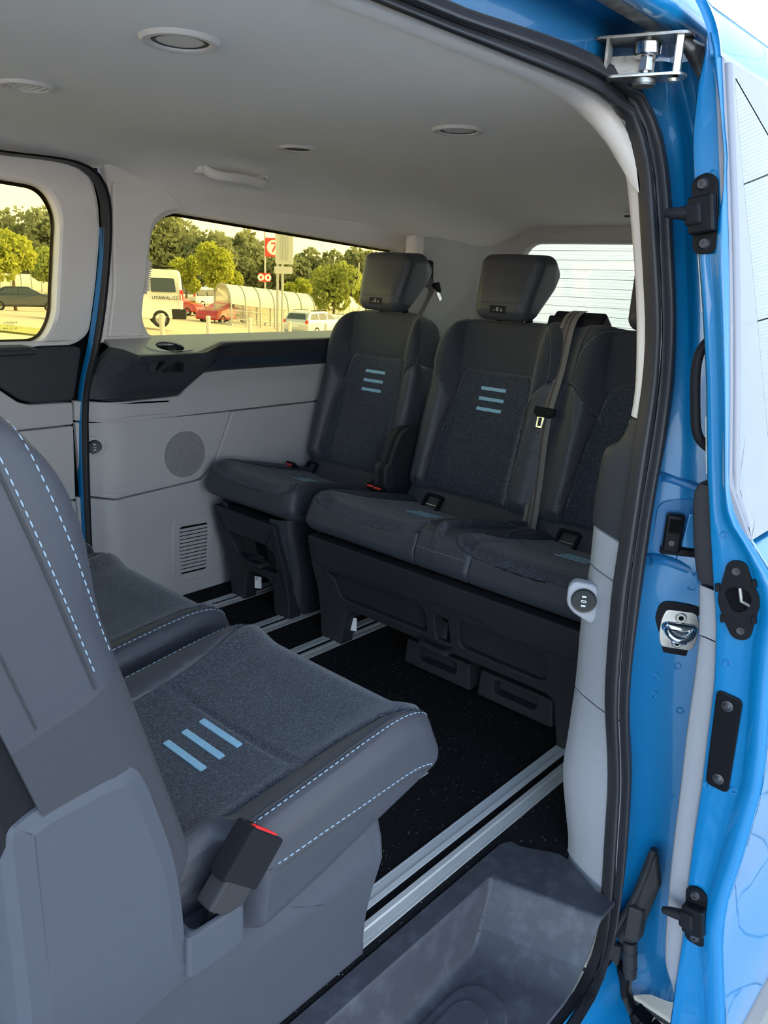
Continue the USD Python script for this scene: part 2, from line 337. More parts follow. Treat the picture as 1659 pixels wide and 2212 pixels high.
# ---- seat rails let into the carpet: two aluminium strips with a black channel between
def rail(y0, y1, x0, x1, label):
    t = thing('floor_rail', label, 'rail', (x0, (y0 + y1) / 2, 0))
    w = (y1 - y0); s = w * .40
    for a, flip in ((y0, 1), (y1, -1)):
        pr = [(0, 0), (0, .0035), (.004, .0035), (.0045, .0025), (.006, .0025), (.0065, .0035), (s * .62, .0035), (s * .70, .006), (s, .006), (s, -.012), (s - .004, -.012), (s - .004, 0)]
        pr = np.array([(a + flip * u, v) for u, v in pr])
        P = np.array([[(x, q[0], q[1]) for q in pr] for x in (x0, x1)])
        m = gridmesh(P, cv=True, flip=flip > 0)
        obj('rail_strip', m, 'alu' if flip > 0 else 'alu_bright', t, smooth=20)
    obj('rail_channel', box(x0, x1, y0 + s - .006, y1 - s + .006, .0005, .0022), 'black_hole', t, smooth=False)
    return t
rail(.718, .805, -1.2, 1.62, 'aluminium twin floor rail nearest the doorway, running from the nearest seat to the rear bench')
rail(1.566, 1.645, .2, 2.05, 'aluminium twin floor rail under the left leg of the double rear bench')
rail(1.788, 1.862, .2, 2.05, 'aluminium twin floor rail under the inner leg of the single rear seat')
rail(2.045, 2.115, .2, 2.05, 'aluminium twin floor rail closest to the grey far wall')
t = thing('floor_rail', 'short stub end of an aluminium floor rail showing just past the nearest seat', 'rail', (1.0, .98, 0))
obj('rail_strip', rb(.6, 1.262, .955, .995, .0005, .004, .001), 'alu', t)
obj('rail_end_cap', rb(1.262, 1.30, .962, .992, .0005, .003, .001), 'satin_black', t)
# ---- ceiling: a headliner that rolls down to the walls, with a thin sheet's thickness
def zc(y, x):
    z = 1.412 - (.062 + .086 * ss(1.17, 1.42, x)) * ss(1.84, 2.19, y) ** 1.5 - .012 * ss(.95, .70, y)
    return z - .085 * ss(2.1, 3.0, x)
xs, ys = np.linspace(-1.3, 3.0, 44), np.r_[np.linspace(.742, 1.7, 14), np.linspace(1.74, 2.14, 16)]
P = np.array([[(x, y, zc(y, x) - .006 * math.exp(-((x - 1.14) / .10) ** 2)) for y in ys] for x in xs])
ceiling = struct('ceiling', shell(P, (0, 0, .03)), 'headliner', smooth=True)
# the headliner's paler edge along the doorway
edge = np.array([(x, .742 + .02 * ss(1.10, 1.45, x), 1.40 - .02 * ss(1.1, 1.4, x)) for x in np.linspace(-1.2, 1.0, 12)] + [(1.12, .748, 1.396), (1.20, .735, 1.385), (1.26, .712, 1.362), (1.285, .685, 1.338)])
seal_in = np.array([(-1.2, .651, 1.372), (.683, .651, 1.377), (.859, .651, 1.377), (1.093, .651, 1.377), (1.158, .649, 1.374), (1.197, .643, 1.362), (1.219, .632, 1.344), (1.226, .622, 1.320), (1.227, .607, 1.282), (1.220, .593, 1.239), (1.223, .583, 1.183), (1.230, .568, 1.097), (1.240, .559, 1.025), (1.246, .557, .950), (1.240, .555, .893), (1.231, .553, .835), (1.222, .549, .731), (1.216, .547, .657), (1.207, .545, .599), (1.203, .537, .493), (1.202, .531, .416), (1.206, .527, .370), (1.221, .518, .282), (1.228, .511, .211), (1.222, .502, .118), (1.217, .492, .024), (1.214, .486, -.043), (1.203, .479, -.112), (1.160, .475, -.147), (1.092, .473, -.170), (-1.2, .465, -.20)])
seal_out = np.array([(-1.2, .624, 1.39), (.761, .626, 1.391), (.905, .630, 1.403), (1.061, .636, 1.414), (1.185, .636, 1.412), (1.250, .625, 1.394), (1.268, .613, 1.370), (1.272, .592, 1.333), (1.268, .571, 1.277), (1.262, .554, 1.216), (1.263, .547, 1.170), (1.268, .530, 1.081), (1.282, .523, .989), (1.286, .521, .932), (1.279, .518, .854), (1.260, .516, .768), (1.252, .512, .657), (1.243, .508, .577), (1.229, .501, .476), (1.227, .495, .397), (1.232, .490, .350), (1.247, .482, .274), (1.251, .477, .217), (1.246, .467, .123), (1.234, .458, .031), (1.208, .450, -.053), (1.166, .442, -.128), (1.095, .440, -.150), (1.03, .438, -.165), (-1.2, .43, -.20)])
def along(p, n, k0=0, k1=None): return resample(spline_lin(p), n=n)
def spline_lin(p):
    q = np.asarray(p, float)
    for _ in range(2):       # corner cutting keeps the line close to its points
        a, b = q[:-1] * .75 + q[1:] * .25, q[:-1] * .25 + q[1:] * .75
        q = np.vstack([q[:1], np.stack([a, b], 1).reshape(-1, 3), q[-1:]])
    return q
SI, SO = along(seal_in, 170), along(seal_out, 170)
ti = np.linspace(0, 1, 13)
hh = np.array([0, .016, .024, .026, .024, .014, .006, .016, .023, .024, .019, .010, 0.])
nrm = unit([-.75, -.66, 0])
P = np.array([[a * (1 - t) + b * t + nrm * h + np.array([0, 0, -h * .5 * (a[2] > 1.36)]) for t, h in zip(ti, hh)] for a, b in zip(SI, SO)])
seal = empty_struct('trim_1')
struct('door_weatherstrip', shell(P, -nrm * .006), 'rubber', seal, smooth=50, label='black double-bulb rubber seal round the open side doorway')
k = np.array([a * .50 + b * .50 for a, b in zip(SI, SO)]) + nrm * .0068
struct('seal_seam', tube(k[::2], .0012, 5, up=(0, 1, 0)), 'black_hole', seal)
E0 = resample(edge, n=60); E1 = along(seal_in[:10], 60)
P = np.array([[a * (1 - t) + b * t + np.array([0, 0, -.014 * math.sin(math.pi * t)]) for t in np.linspace(0, 1, 7)] for a, b in zip(E0, E1)])
struct('trim_2', shell(P, (0, 0, .02)), 'trim_light', smooth=True)
# ---- far wall, lower panels
def wall_y(x, z):
    x, z = np.asarray(x, float), np.asarray(z, float)
    y = 2.22 + .45 * np.clip(1.213 - x, 0, .3) - .10 * ss(.70, .87, z) * ss(1.62, 1.46, x) * ss(1.18, 1.245, x) - .028 * ss(.80, .88, z)
    y = y + .022 * np.exp(-((z - .715) / .045) ** 2) * ss(1.45, 1.75, x) - .012 * ss(.22, .10, z) * ss(1.22, 1.40, x) * ss(1.42, 1.38, x)
    return y
def on_wall(m, length=.03, extra=0.):
    return warp(m, lambda v: np.c_[v[:, 0], wall_y(v[:, 0], v[:, 1]) - v[:, 2] - extra, v[:, 1]], length)
wall = empty_struct('wall_left')
def wplate(name, poly, m, h=.004, r=.012, bev=.004, holes=(), length=.03, label=None, base=-.03):
    return struct(name, on_wall(plate(rnd(poly, r, 4), base, h, bev, holes), length), m, wall, smooth=40, label=label)
spk_c = (1.468, .503)
vent = [(1.402, .07), (1.410, .275), (1.440, .293), (1.560, .282), (1.581, .262), (1.566, .068), (1.545, .048), (1.43, .056)]
wplate('speaker_panel', [(1.118, .413), (1.209, .393), (1.525, .408), (1.575, .447), (1.660, .630), (1.214, .627), (1.116, .641)], 'trim_grey', r=[.003, .003, .05, .02, .003, .003, .003])
wplate('lower_panel', [(1.105, .0), (1.105, .408), (1.209, .388), (1.53, .403), (1.582, .443), (1.668, .628), (2.45, .628), (2.45, .0)], 'trim_grey', .004, r=.004)
wplate('waist_panel', [(1.114, .647), (1.214, .633), (2.45, .634), (2.45, .772), (1.535, .772), (1.50, .742), (1.462, .706), (1.447, .699), (1.219, .696), (1.116, .706)], 'trim_grey', .006, r=[.003, .003, .003, .003, .01, .02, .02, .02, .003, .003])
wplate('waist_trim', [(1.146, .711), (1.219, .701), (1.446, .704), (1.458, .711), (1.498, .748), (1.535, .777), (2.45, .777), (2.45, .870), (1.62, .868), (1.47, .848), (1.245, .848), (1.214, .866), (1.204, .868), (1.168, .78)], 'trim_dark', .009, r=[.003, .003, .02, .02, .02, .01, .003, .004, .02, .02, .02, .02, .003, .003], label='dark trim of the waistline')
wplate('accent_strip', [(1.533, .781), (1.59, .816), (2.45, .819), (2.45, .781)], 'trim_navy', .013, r=.006, label='navy accent strip')
# the sill: slopes down from the window, widened round the cup holder
sill_w = lambda x: .062 + .075 * ss(1.60, 1.44, x)
XS = np.linspace(1.2, 2.6, 40)
P = np.array([[(x, 2.262 - t * (sill_w(x) + .0), .890 - .028 * t - .012 * ss(.8, 1, t)) for t in np.linspace(0, 1, 8)] for x in XS])
cupc = (1.392, 2.165)
hole = ell(cupc[0], cupc[1], .047, .040, 24)
sill = plate([(1.216, 2.265), (1.214, 2.21), (1.228, 2.14), (1.25, 2.118), (1.46, 2.118), (1.60, 2.192), (2.6, 2.195), (2.6, 2.265)], -.012, 0, .005, [hole])
sz = lambda v: np.c_[v[:, 0], v[:, 1], v[:, 2] + .892 - .30 * (2.262 - v[:, 1])]
struct('sill', warp(sill, sz, .03), 'sill', wall, label='window sill with a cup holder')
cp = thing('cup_holder', 'oval cup holder sunk in the dark sill below the rear side window', 'cup holder', (*cupc, .86))
obj('rim', warp(plate(rnd([(1.305, 2.165), (1.335, 2.205), (1.45, 2.205), (1.492, 2.170), (1.45, 2.128), (1.335, 2.128)], .02), 0, .003, .002, [ell(*cupc, .045, .038, 24)]), sz, .02), 'sill', cp)
P = np.array([[(cupc[0] + r * 1.15 * math.cos(a), cupc[1] + r * math.sin(a), z - .3 * (0 if z < .84 else -(r * math.sin(a)))) for a in np.linspace(0, 2 * np.pi, 25)[:-1]] for r, z in ((.041, .865), (.039, .84), (.036, .79), (.001, .79))])
obj('cup_well', gridmesh(P, cv=True, flip=True), 'satin_black', cp)
obj('spring_flap', rb(cupc[0] + .012, cupc[0] + .017, cupc[1] - .01, cupc[1] + .035, .80, .858, .002), 'trim_dark', cp)
# belt-clip pocket in the dark trim
pk = thing('belt_clip_pocket', 'moulded belt-clip pocket in the dark trim beside the cup holder', 'holder', (1.31, 2.12, .82))
pp = lambda poly, a, b, bev, r=.01: on_wall(plate(rnd(poly, r), a, b, bev), .02)
obj('cover_plate', pp([(1.238, .846), (1.243, .828), (1.258, .785), (1.372, .777), (1.382, .80), (1.382, .835), (1.37, .846)], .004, .0115, .003), 'trim_dark', pk)
obj('upper_block', pp([(1.236, .850), (1.238, .826), (1.33, .824), (1.345, .838), (1.345, .850)], .006, .022, .008), 'trim_dark', pk)
obj('hook', pp([(1.284, .832), (1.299, .792), (1.322, .788), (1.337, .830)], .006, .026, .008, .006), 'trim_dark', pk)
obj('hook_slot', pp([(1.312, .828), (1.316, .798), (1.324, .798), (1.334, .828)], .0262, .0272, .0005, .003), 'black_hole', pk)
# speaker grille: a plate with its rows of holes
sp = thing('speaker_grille', 'round perforated speaker grille in the grey far wall panel', 'speaker', (1.468, 2.22, .503))
R = .0785
obj('backing', on_wall(plate(ell(*spk_c, R, R, 40), .0042, .0050, 0), .03), 'black_hole', sp)
hs, hx = .0047, []
pts = [(i * hs * 1.0 + (j % 2) * hs * .5, j * hs * .866) for j in range(-22, 23) for i in range(-20, 21)]
pts = [p for p in pts if math.hypot(p[0], p[1]) < R - .001]
strips = []
for j in range(-19, 20):
    z = j * R / 19.2; w = math.sqrt(max(R * R - z * z, 0)) - .0005
    if w > .004: strips.append(plate([(spk_c[0] - w, spk_c[1] + z - .0006), (spk_c[0] + w, spk_c[1] + z - .0006), (spk_c[0] + w, spk_c[1] + z + .0006), (spk_c[0] - w, spk_c[1] + z + .0006)], .0044, .0060, 0))
for j in range(-19, 20):
    z = j * R / 19.2; w = math.sqrt(max(R * R - z * z, 0)) - .0005
    if w > .004: strips.append(plate([(spk_c[0] + z - .0006, spk_c[1] - w), (spk_c[0] + z + .0006, spk_c[1] - w), (spk_c[0] + z + .0006, spk_c[1] + w), (spk_c[0] + z - .0006, spk_c[1] + w)], .0044, .0058, 0))
obj('mesh', on_wall(cat(strips), None), 'trim_grey', sp, smooth=False, kind='stuff', label='fine perforated mesh')
# air vent with its louvres
av = thing('air_vent', 'rectangular slatted air vent low on the grey far wall', 'vent', (1.49, 2.22, .17))
obj('surround', on_wall(plate(rnd(vent, .012), .0045, .0085, .0025, [rnd([(1.428, .082), (1.436, .254), (1.55, .248), (1.541, .078)], .01)]), .03), 'trim_grey', av)
obj('recess', on_wall(plate(rnd([(1.428, .082), (1.436, .254), (1.55, .248), (1.541, .078)], .01), .0042, .0048, 0), .03), 'black_hole', av)
for i in range(12):
    a = .088 + i * .0134; q = .0105
    s0 = np.interp(a, (.08, .25), (1.4288, 1.4360)); s1 = np.interp(a, (.08, .25), (1.541, 1.55))
    obj('louvre', on_wall(plate([(s0, a), (s1, a - .004), (s1, a + q - .004), (s0, a + q)], .0045, .0078, .0018), .04), 'trim_grey', av)
# ---- far wall, upper: one pale frame round the rear side window, leaning in
wt = lambda z: 2.24 - .30 * (z - .89)
def on_upper(m, length=.04, out=0.):
    return warp(m, lambda v: np.c_[v[:, 0], wt(v[:, 1]) - v[:, 2] + out, v[:, 1]], length)
win1 = rnd([(1.378, .882), (1.334, .945), (1.338, 1.215), (1.40, 1.257), (2.475, 1.196), (2.50, .90), (2.44, .882)], [.03, .05, .05, .06, .06, .06, .03], 6)
struct('window_surround', on_upper(plate([(1.208, .874), (1.212, 1.0), (1.20, 1.20), (1.172, 1.362), (1.25, 1.352), (1.35, 1.318), (1.45, 1.298), (2.75, 1.28), (2.75, .86)], -.045, 0, .010, [win1])), 'trim_light', wall, label='pale trim round the rear side window')
struct('pillar_cover', on_upper(plate(rnd([(1.222, .893), (1.226, 1.03), (1.206, 1.19), (1.192, 1.316), (1.31, 1.318), (1.368, 1.309), (1.408, 1.285), (1.412, 1.263), (1.368, 1.255), (1.332, 1.225), (1.327, 1.19), (1.327, .95), (1.345, .893)], [.004, .03, .03, .01, .03, .03, .02, .01, .03, .03, .03, .03, .01]), -.02, .011, .007)), 'trim_light', wall)
w1 = empty_struct('window_1')
struct('pane', on_upper(plate(win1, -.040, -.036, 0), None), 'glass_tint', w1, smooth=False, label='tinted rear side window')
big1 = rnd([(1.31, .86), (1.30, 1.28), (2.55, 1.24), (2.55, .86)], .02)
sm1 = rnd([(1.384, .888), (1.341, .947), (1.345, 1.211), (1.405, 1.249), (2.468, 1.188), (2.49, .905), (2.44, .888)], [.03, .05, .05, .06, .06, .06, .03], 6)
struct('frit_border', on_upper(plate(big1, -.044, -.0412, 0, [sm1]), None), 'frit', w1, smooth=False)
# outer skin behind the far wall so that no light leaks in
struct('outer_skin', [box(1.12, 2.7, 2.29, 2.31, -.3, .86), box(-1.3, 1.14, 2.33, 2.35, -.3, .84), box(1.09, 1.30, 2.275, 2.285, .3, .9), place(box(1.092, 1.32, 0, .01, 0, .52), (0, 2.30, .86), X, Y, unit([0, -.30, 1]))], 'black_hole', wall, smooth=False)
# ---- far sliding door (closed)
door1 = empty_struct('door_1')
def on_door(m, length=.04, base=2.262):
    def f(v):
        z = v[:, 1]; y = np.where(z > .87, wt(z) + .022, base - .10 * ss(.70, .86, z) * ss(1.10, 1.02, v[:, 0]) * 0)
        y = np.minimum(y, wt(z) + .022 + .0 * z) if False else np.where(z > .87, wt(z) + .022, base + (wt(.87) + .022 - base) * ss(.70, .87, z))
        return np.c_[v[:, 0], y - v[:, 2], z]
    return warp(m, f, length)
win2 = rnd([(-.45, .882), (1.035, .880), (1.068, .945), (1.064, 1.225), (1.02, 1.288), (.9, 1.294), (-.45, 1.294)], [.05, .07, .04, .06, .06, .03, .05], 6)
struct('door_frame_trim', on_door(plate(rnd([(-.6, .872), (1.135, .868), (1.178, .90), (1.186, 1.04), (1.186, 1.19), (1.172, 1.27), (1.142, 1.340), (1.08, 1.358), (-.6, 1.352)], .03), -.03, .006, .012, [win2])), 'trim_light', door1)
struct('door_waist_trim', on_door(plate(rnd([(-.6, .70), (.86, .79), (.905, .762), (.955, .722), (.985, .711), (1.112, .707), (1.152, .865), (-.6, .868)], .02), -.02, .012, .006)), 'trim_dark', door1)
struct('door_ledge', on_door(plate(rnd([(-.5, .835), (1.0, .85), (1.01, .862), (.98, .876), (-.5, .874)], .01), .0, .05, .012)), 'trim_dark', door1)
struct('door_panel', on_door(plate(rnd([(-.6, .641), (1.108, .636), (1.110, .702), (.982, .706), (.95, .716), (.90, .757), (.855, .785), (-.6, .69)], .008), -.02, .006, .004)), 'trim_grey', door1)
struct('door_panel', on_door(plate(rnd([(-.6, .636), (1.108, .631), (1.098, .404), (-.6, .412)], .004), -.02, .004, .003)), 'trim_grey', door1)
struct('door_panel', on_door(plate(rnd([(-.6, .407), (1.098, .399), (1.096, -.05), (-.6, -.05)], .004), -.02, .006, .003)), 'trim_grey', door1)
struct('door_recess_rim', on_door(plate(rnd([(.5, .60), (.93, .596), (.985, .545), (.992, .44), (.5, .43)], .03), .0, .016, .012)), 'trim_grey', door1)
w2 = empty_struct('window_2')
struct('pane', on_door(plate(win2, -.026, -.022, 0), None), 'glass_tint', w2, smooth=False, label='tinted window of the closed side door')
struct('frit_border', on_door(plate(rnd([(-.5, .86), (1.10, .86), (1.10, 1.31), (-.5, 1.31)], .02), -.030, -.0275, 0, [rnd([(-.44, .89), (1.030, .888), (1.060, .948), (1.056, 1.22), (1.014, 1.280), (.9, 1.286), (-.44, 1.286)], [.05, .07, .04, .06, .06, .03, .05], 6)]), None), 'frit', w2, smooth=False)
# glass maker's stamp in the corner of each pane
for o, k in (((.945, 2.232, .925), 1.0), ((1.72, 2.235, .91), .8)):
    pass
st = empty_struct('trim_8', 'glass maker stamp in the corner of the closed door window')
for k, (s_, h_) in enumerate((('FoMoCo', .0065), ('::::: :: :::', .004), ('M-1:::: 43R', .005), (':: ::::: ::', .004))):
    struct('stamp_line', text(s_, h_, (.945, 2.262 - .30 * (.937 - .008 * k - .89) + .0, .937 - .008 * k), -X, unit([0, -.3, 1]), .0003), 'satin_black', st)
struct('ribbed_strip', on_upper(cat([plate([(1.338, 1.03 + .006 * k), (1.350, 1.03 + .006 * k), (1.350, 1.034 + .006 * k), (1.338, 1.034 + .006 * k)], -.03, -.004, .001) for k in range(14)] + [plate([(1.336, 1.02), (1.345, 1.02), (1.345, 1.12), (1.336, 1.12)], -.03, -.006, .001)]), None), 'trim_light', wall)
# its rubber seal and the strip of blue paint along it
s_in = np.array([(-.6, 2.10, 1.345), (.897, 2.105, 1.341), (1.012, 2.103, 1.345), (1.086, 2.105, 1.341), (1.132, 2.111, 1.318), (1.161, 2.126, 1.270), (1.176, 2.151, 1.188), (1.179, 2.196, 1.037), (1.170, 2.240, .877), (1.136, 2.250, .756), (1.122, 2.250, .660), (1.113, 2.250, .518), (1.107, 2.250, .274), (1.105, 2.25, 0)])
s_out = np.array([(-.6, 2.097, 1.358), (.897, 2.101, 1.355), (1.011, 2.099, 1.359), (1.097, 2.100, 1.357), (1.157, 2.106, 1.336), (1.193, 2.122, 1.284), (1.206, 2.150, 1.190), (1.210, 2.192, 1.051), (1.205, 2.236, .903), (1.165, 2.245, .781), (1.150, 2.248, .699), (1.142, 2.250, .514), (1.132, 2.250, .268), (1.130, 2.25, 0)])
a, b = along(s_in, 90), along(s_out, 90)
d = np.array([0, -1., 0])
P = np.array([[p * (1 - t) + q * t + d * h for t, h in zip(np.linspace(.28, 1, 7), (0, .016, .022, .012, .022, .016, 0))] for p, q in zip(a, b)])
struct('trim_3', shell(P, (0, .01, 0)), 'rubber', smooth=45)
P = np.array([[p * (1 - t) + q * t + d * h for t, h in zip(np.linspace(.28 - .13 * float(ss(1.20, .88, p[2])), .32, 4), (-.01, .003, .004, -.004))] for p, q in zip(a, b) if p[2] < 1.22])
struct('trim_4', shell(P, (0, .01, 0)), 'paint', smooth=45, label='strip of blue paint beside the door seal')
# ---- tailgate and rear corner
wr = empty_struct('wall_rear')
rw = rnd([(2.02, .80), (1.96, 1.21), (1.915, 1.258), (.80, 1.268), (.76, 1.22), (.70, .80)], [.05, .06, .05, .05, .06, .05], 6)
tg = plate(rnd([(2.12, -.05), (2.13, .8), (2.06, 1.24), (2.0, 1.293), (1.90, 1.306), (.82, 1.31), (.70, 1.29), (.60, 1.2), (.55, .8), (.55, -.05)], [.02, .06, .05, .04, .05, .05, .05, .05, .05, .02]), -.04, .0, .014, [rw])
struct('tailgate_trim', place(tg, (3.0, 0, 0), Y, Z, -X), 'trim_grey', wr)
struct('rear_wall', [box(3.03, 3.05, .4, .62, -.2, 1.45), box(3.03, 3.05, 2.1, 2.35, -.2, 1.45), box(3.002, 3.06, .4, 2.35, 1.275, 1.45), box(3.03, 3.05, .4, 2.35, -.3, .78)], 'trim_grey', wr, smooth=False)
w3 = empty_struct('window_3')
struct('pane', place(plate(rw, .0, .004, 0), (3.025, 0, 0), Y, Z, X), 'glass_rear', w3, smooth=False, label='rear window')
for i in range(12):
    z = .83 + i * .0365
    struct('heater_wire', tube([(3.020, 2.0 - .05 * (z > 1.1), z), (3.020, 1.36, z + .004), (3.020, .74 + .05 * (z > 1.1), z)], .0007, 4), 'wire', w3)
# far rear corner trim from the side window round to the tailgate
def corner(z):
    k = ss(.85, 1.3, z); y0 = wt(z) - .004
    return np.array([(2.40, y0 + .03, z), (2.46, y0, z), (2.56, y0 - .03, z), (2.72, y0 - .05, z), (2.86, y0 - .06, z), (2.95, y0 - .085, z), (3.0, y0 - .14 , z)])
P = np.array([spline(corner(z), 16) for z in np.linspace(0, 1.315, 18)])
struct('rear_corner_trim', shell(P, (.02, .02, 0)), 'trim_grey', wr, smooth=True)
# ceiling's rear edge trim with its handle recess
struct('ceiling_recess', place(plate(rnd([(1.05, 0), (1.36, 0), (1.36, .03), (1.08, .035)], .008), 0, .006, .002), (2.70, 0, 1.338), Y, unit([1, 0, -.05]), unit([-.05, 0, -1])), 'trim_dark', wr)
# ---- near side behind the doorway: inside quarter panel, mostly hidden by the pillar trim
wq = empty_struct('wall_right')
struct('quarter_panel', box(1.45, 3.0, .50, .53, -.1, .82), 'trim_grey', wq, smooth=False)
struct('quarter_header', [box(1.45, 3.0, .60, .66, 1.27, 1.42), box(2.45, 3.0, .52, .56, .8, 1.3), box(1.45, 1.5, .54, .6, .8, 1.3)], 'trim_light', wq, smooth=False)
w4 = empty_struct('window_4')
struct('pane', box(1.5, 2.45, .535, .54, .81, 1.28), 'glass_tint', w4, smooth=False)
# the rear pillar trim at the doorway, in its five pieces from the ceiling to the floor
def pillar(name, left, m, z_pairs, bow=.004, label=None):
    """left: the trim's inner edge; its outer edge runs on the doorway seal between the two heights"""
    Lp = resample(spline_lin(left), n=24); s = np.linspace(0, 1, 24); zs = z_pairs[0] + (z_pairs[1] - z_pairs[0]) * s
    order = np.argsort(SI[20:150, 2]); zz = SI[20:150, 2][order]
    Rp = np.stack([np.interp(zs, zz, SI[20:150, k][order]) for k in range(3)], 1); Rp[:, 2] = zs
    cols = []
    for a, b in zip(Lp, Rp):
        b = b + np.array([.004, -.012, 0]); c = [b * (1 - t) + a * t + nrm * bow * math.sin(math.pi * t) for t in np.linspace(0, 1, 6)]
        c[-1] = c[-1] + np.array([.004, 0, 0])
        cols.append(c + [a + np.array([.02, .003, 0]), a + np.array([.08, -.004, 0]), a + np.array([.35, -.03, 0])])
    P = np.array(cols)
    return struct(name, shell(P, (.0, -.012, -.0)), m, tp, smooth=50, label=label)
tp = empty_struct('trim_5', 'rear pillar trim of the side doorway')
pillar('upper_cover', [(1.26, .676, 1.341), (1.26, .657, 1.311), (1.26, .643, 1.280), (1.26, .631, 1.236), (1.26, .619, 1.186), (1.26, .599, 1.096), (1.26, .587, 1.022), (1.26, .577, .937), (1.26, .579, .892)], 'trim_light', (1.315, .889), label='pale upper pillar cover')
pillar('waist_cover', [(1.26, .578, .889), (1.26, .587, .858), (1.26, .596, .842), (1.26, .613, .835), (1.26, .622, .819), (1.26, .624, .780), (1.26, .627, .725), (1.26, .625, .690)], 'trim_dark', (.886, .680), label='dark grained waist piece')
pillar('lower_cover', [(1.26, .622, .686), (1.26, .621, .648), (1.26, .620, .616)], 'trim_pale', (.676, .610))
pillar('lower_cover', [(1.26, .620, .613), (1.26, .621, .576), (1.26, .625, .50), (1.26, .621, .425), (1.26, .620, .364)], 'trim_pale', (.607, .364), .008)
pillar('lower_cover', [(1.26, .620, .361), (1.26, .622, .255), (1.26, .626, .179), (1.26, .610, .101), (1.26, .588, .009), (1.26, .599, -.037), (1.255, .590, -.060), (1.22, .520, -.085)], 'trim_pale', (.361, -.085), .010)
# ---- step well at the doorway
ty = empty_struct('trim_6', 'scuffed grey step well inside the doorway')
top = plate(rnd([(-1.3, .702), (1.17, .702), (1.208, .690), (1.245, .60), (1.215, .49), (1.19, .46), (-1.3, .44)], [.01, .03, .03, .02, .02, .02, .01]), -.012, .003, .003, [rnd([(-1.2, .655), (1.055, .655), (1.095, .64), (1.165, .45), (1.16, .40), (-1.2, .40)], [.01, .03, .03, .01, .01, .01])]) if False else None
# surface of the well as a grid over x and across the step: rim, wall, floor
def well_z(x, y):
    rim_x = 1.090 + (.661 - y) * .30
    f = lambda d: 1 - (1 - np.clip(d, 0, 1)) ** 2.0
    ax, ay = (rim_x - x) / .115, (.659 - y) / .034
    k = np.minimum(f(ax), f(ay))
    return -.108 * k - .05 * ss(.450, .440, y) * k
XS = np.unique(np.r_[np.linspace(-1.2, .9, 10), np.linspace(.92, 1.0, 6), np.linspace(1.0, 1.18, 37), 1.19, 1.205])
YS = np.unique(np.r_[.703, .700, np.linspace(.67, .63, 17), np.linspace(.62, .48, 15), np.linspace(.475, .458, 5)])[::-1]
P = np.array([[(x, y, well_z(x, y) + .002 - .005 * (y > .702)) for y in YS] for x in XS])
P[-3:, :, 1] = np.minimum(P[-3:, :, 1], .70 - .012 * np.array([0, .3, 1])[:, None])
struct('step_well', shell(P, (0, 0, -.01)), 'tray', ty, smooth=40)
rim2 = plate(rnd([(1.19, .695), (1.245, .60), (1.240, .57), (1.205, .495), (1.19, .485)], .012), -.01, .0022, .002)
struct('step_corner', rim2, 'tray', ty)
struct('tread_panel', plate(rnd([(.2, .50), (.93, .50), (.965, .53), (.965, .585), (.93, .61), (.2, .61)], .02), -.125, -.0995, .006), 'tray', ty)
struct('tread_panel', plate(rnd([(.2, .52), (.90, .52), (.925, .54), (.925, .575), (.90, .592), (.2, .592)], .015), -.11, -.0955, .004), 'tray', ty)
# ================================================================ seats; local frame: x to the seat's front, y across, z up from the floor
def sym(p): p = list(p); return p + [(-a, b) for a, b in p[::-1]]
TILT = math.radians(16); BO = np.array([-.235, 0, .40]); BU = np.array([0, 1., 0]); BV = np.array([-math.sin(TILT), 0, math.cos(TILT)]); BW = np.array([math.cos(TILT), 0, math.sin(TILT)])
def back_disp(u, v, cs, seams, slim_=0):
    w = np.zeros_like(u)
    for c in cs:
        a = np.abs(u - c)
        w += ((.050 if slim_ == 0 else .064) * ss(.125, .185, a) * ss(.285, .20, a) * ss(.70, .50, v) * ss(-.02, .06, v) - .006 * ss(.16, .0, a) + .012 * ss(.17, 0, a) * np.exp(-((v - .14) / .10) ** 2)) * (a < .30)
        w += .016 * ss(.10, .18, a) * ss(.30, .20, a) * ss(.36, .48, v)
    if len(cs) > 1: w += .004 * (np.abs(u) < .04)
    if len(seams):
        d = np.full(len(u), 9.)
        for s in seams: d = np.minimum(d, dist_line(np.c_[u, v], s))
        w = w - .0045 * np.exp(-(d / .0045) ** 2)
    return w
def seat_regions(c, slim=False):
    ins = sym([(.158, -.08), (.158, .10), (.150, .25), (.137, .37), (.130, .425), (.118, .442)])
    top = sym([(.139, .30), (.135, .40), (.140, .47), (.152, .62), (.152, .8)])
    sh = sym([(.10, .30), (.128, .335), (.215, .425), (.30, .44), (.30, .8)]) if not slim else sym([(.10, .30), (.128, .335), (.19, .40), (.19, .8)])
    return [[(c + a, b) for a, b in p] for p in (rnd(ins, [0, .02, .02, .03, .03, .03, .03, .03, .03, .02, .02, 0], 4), top, sh)]
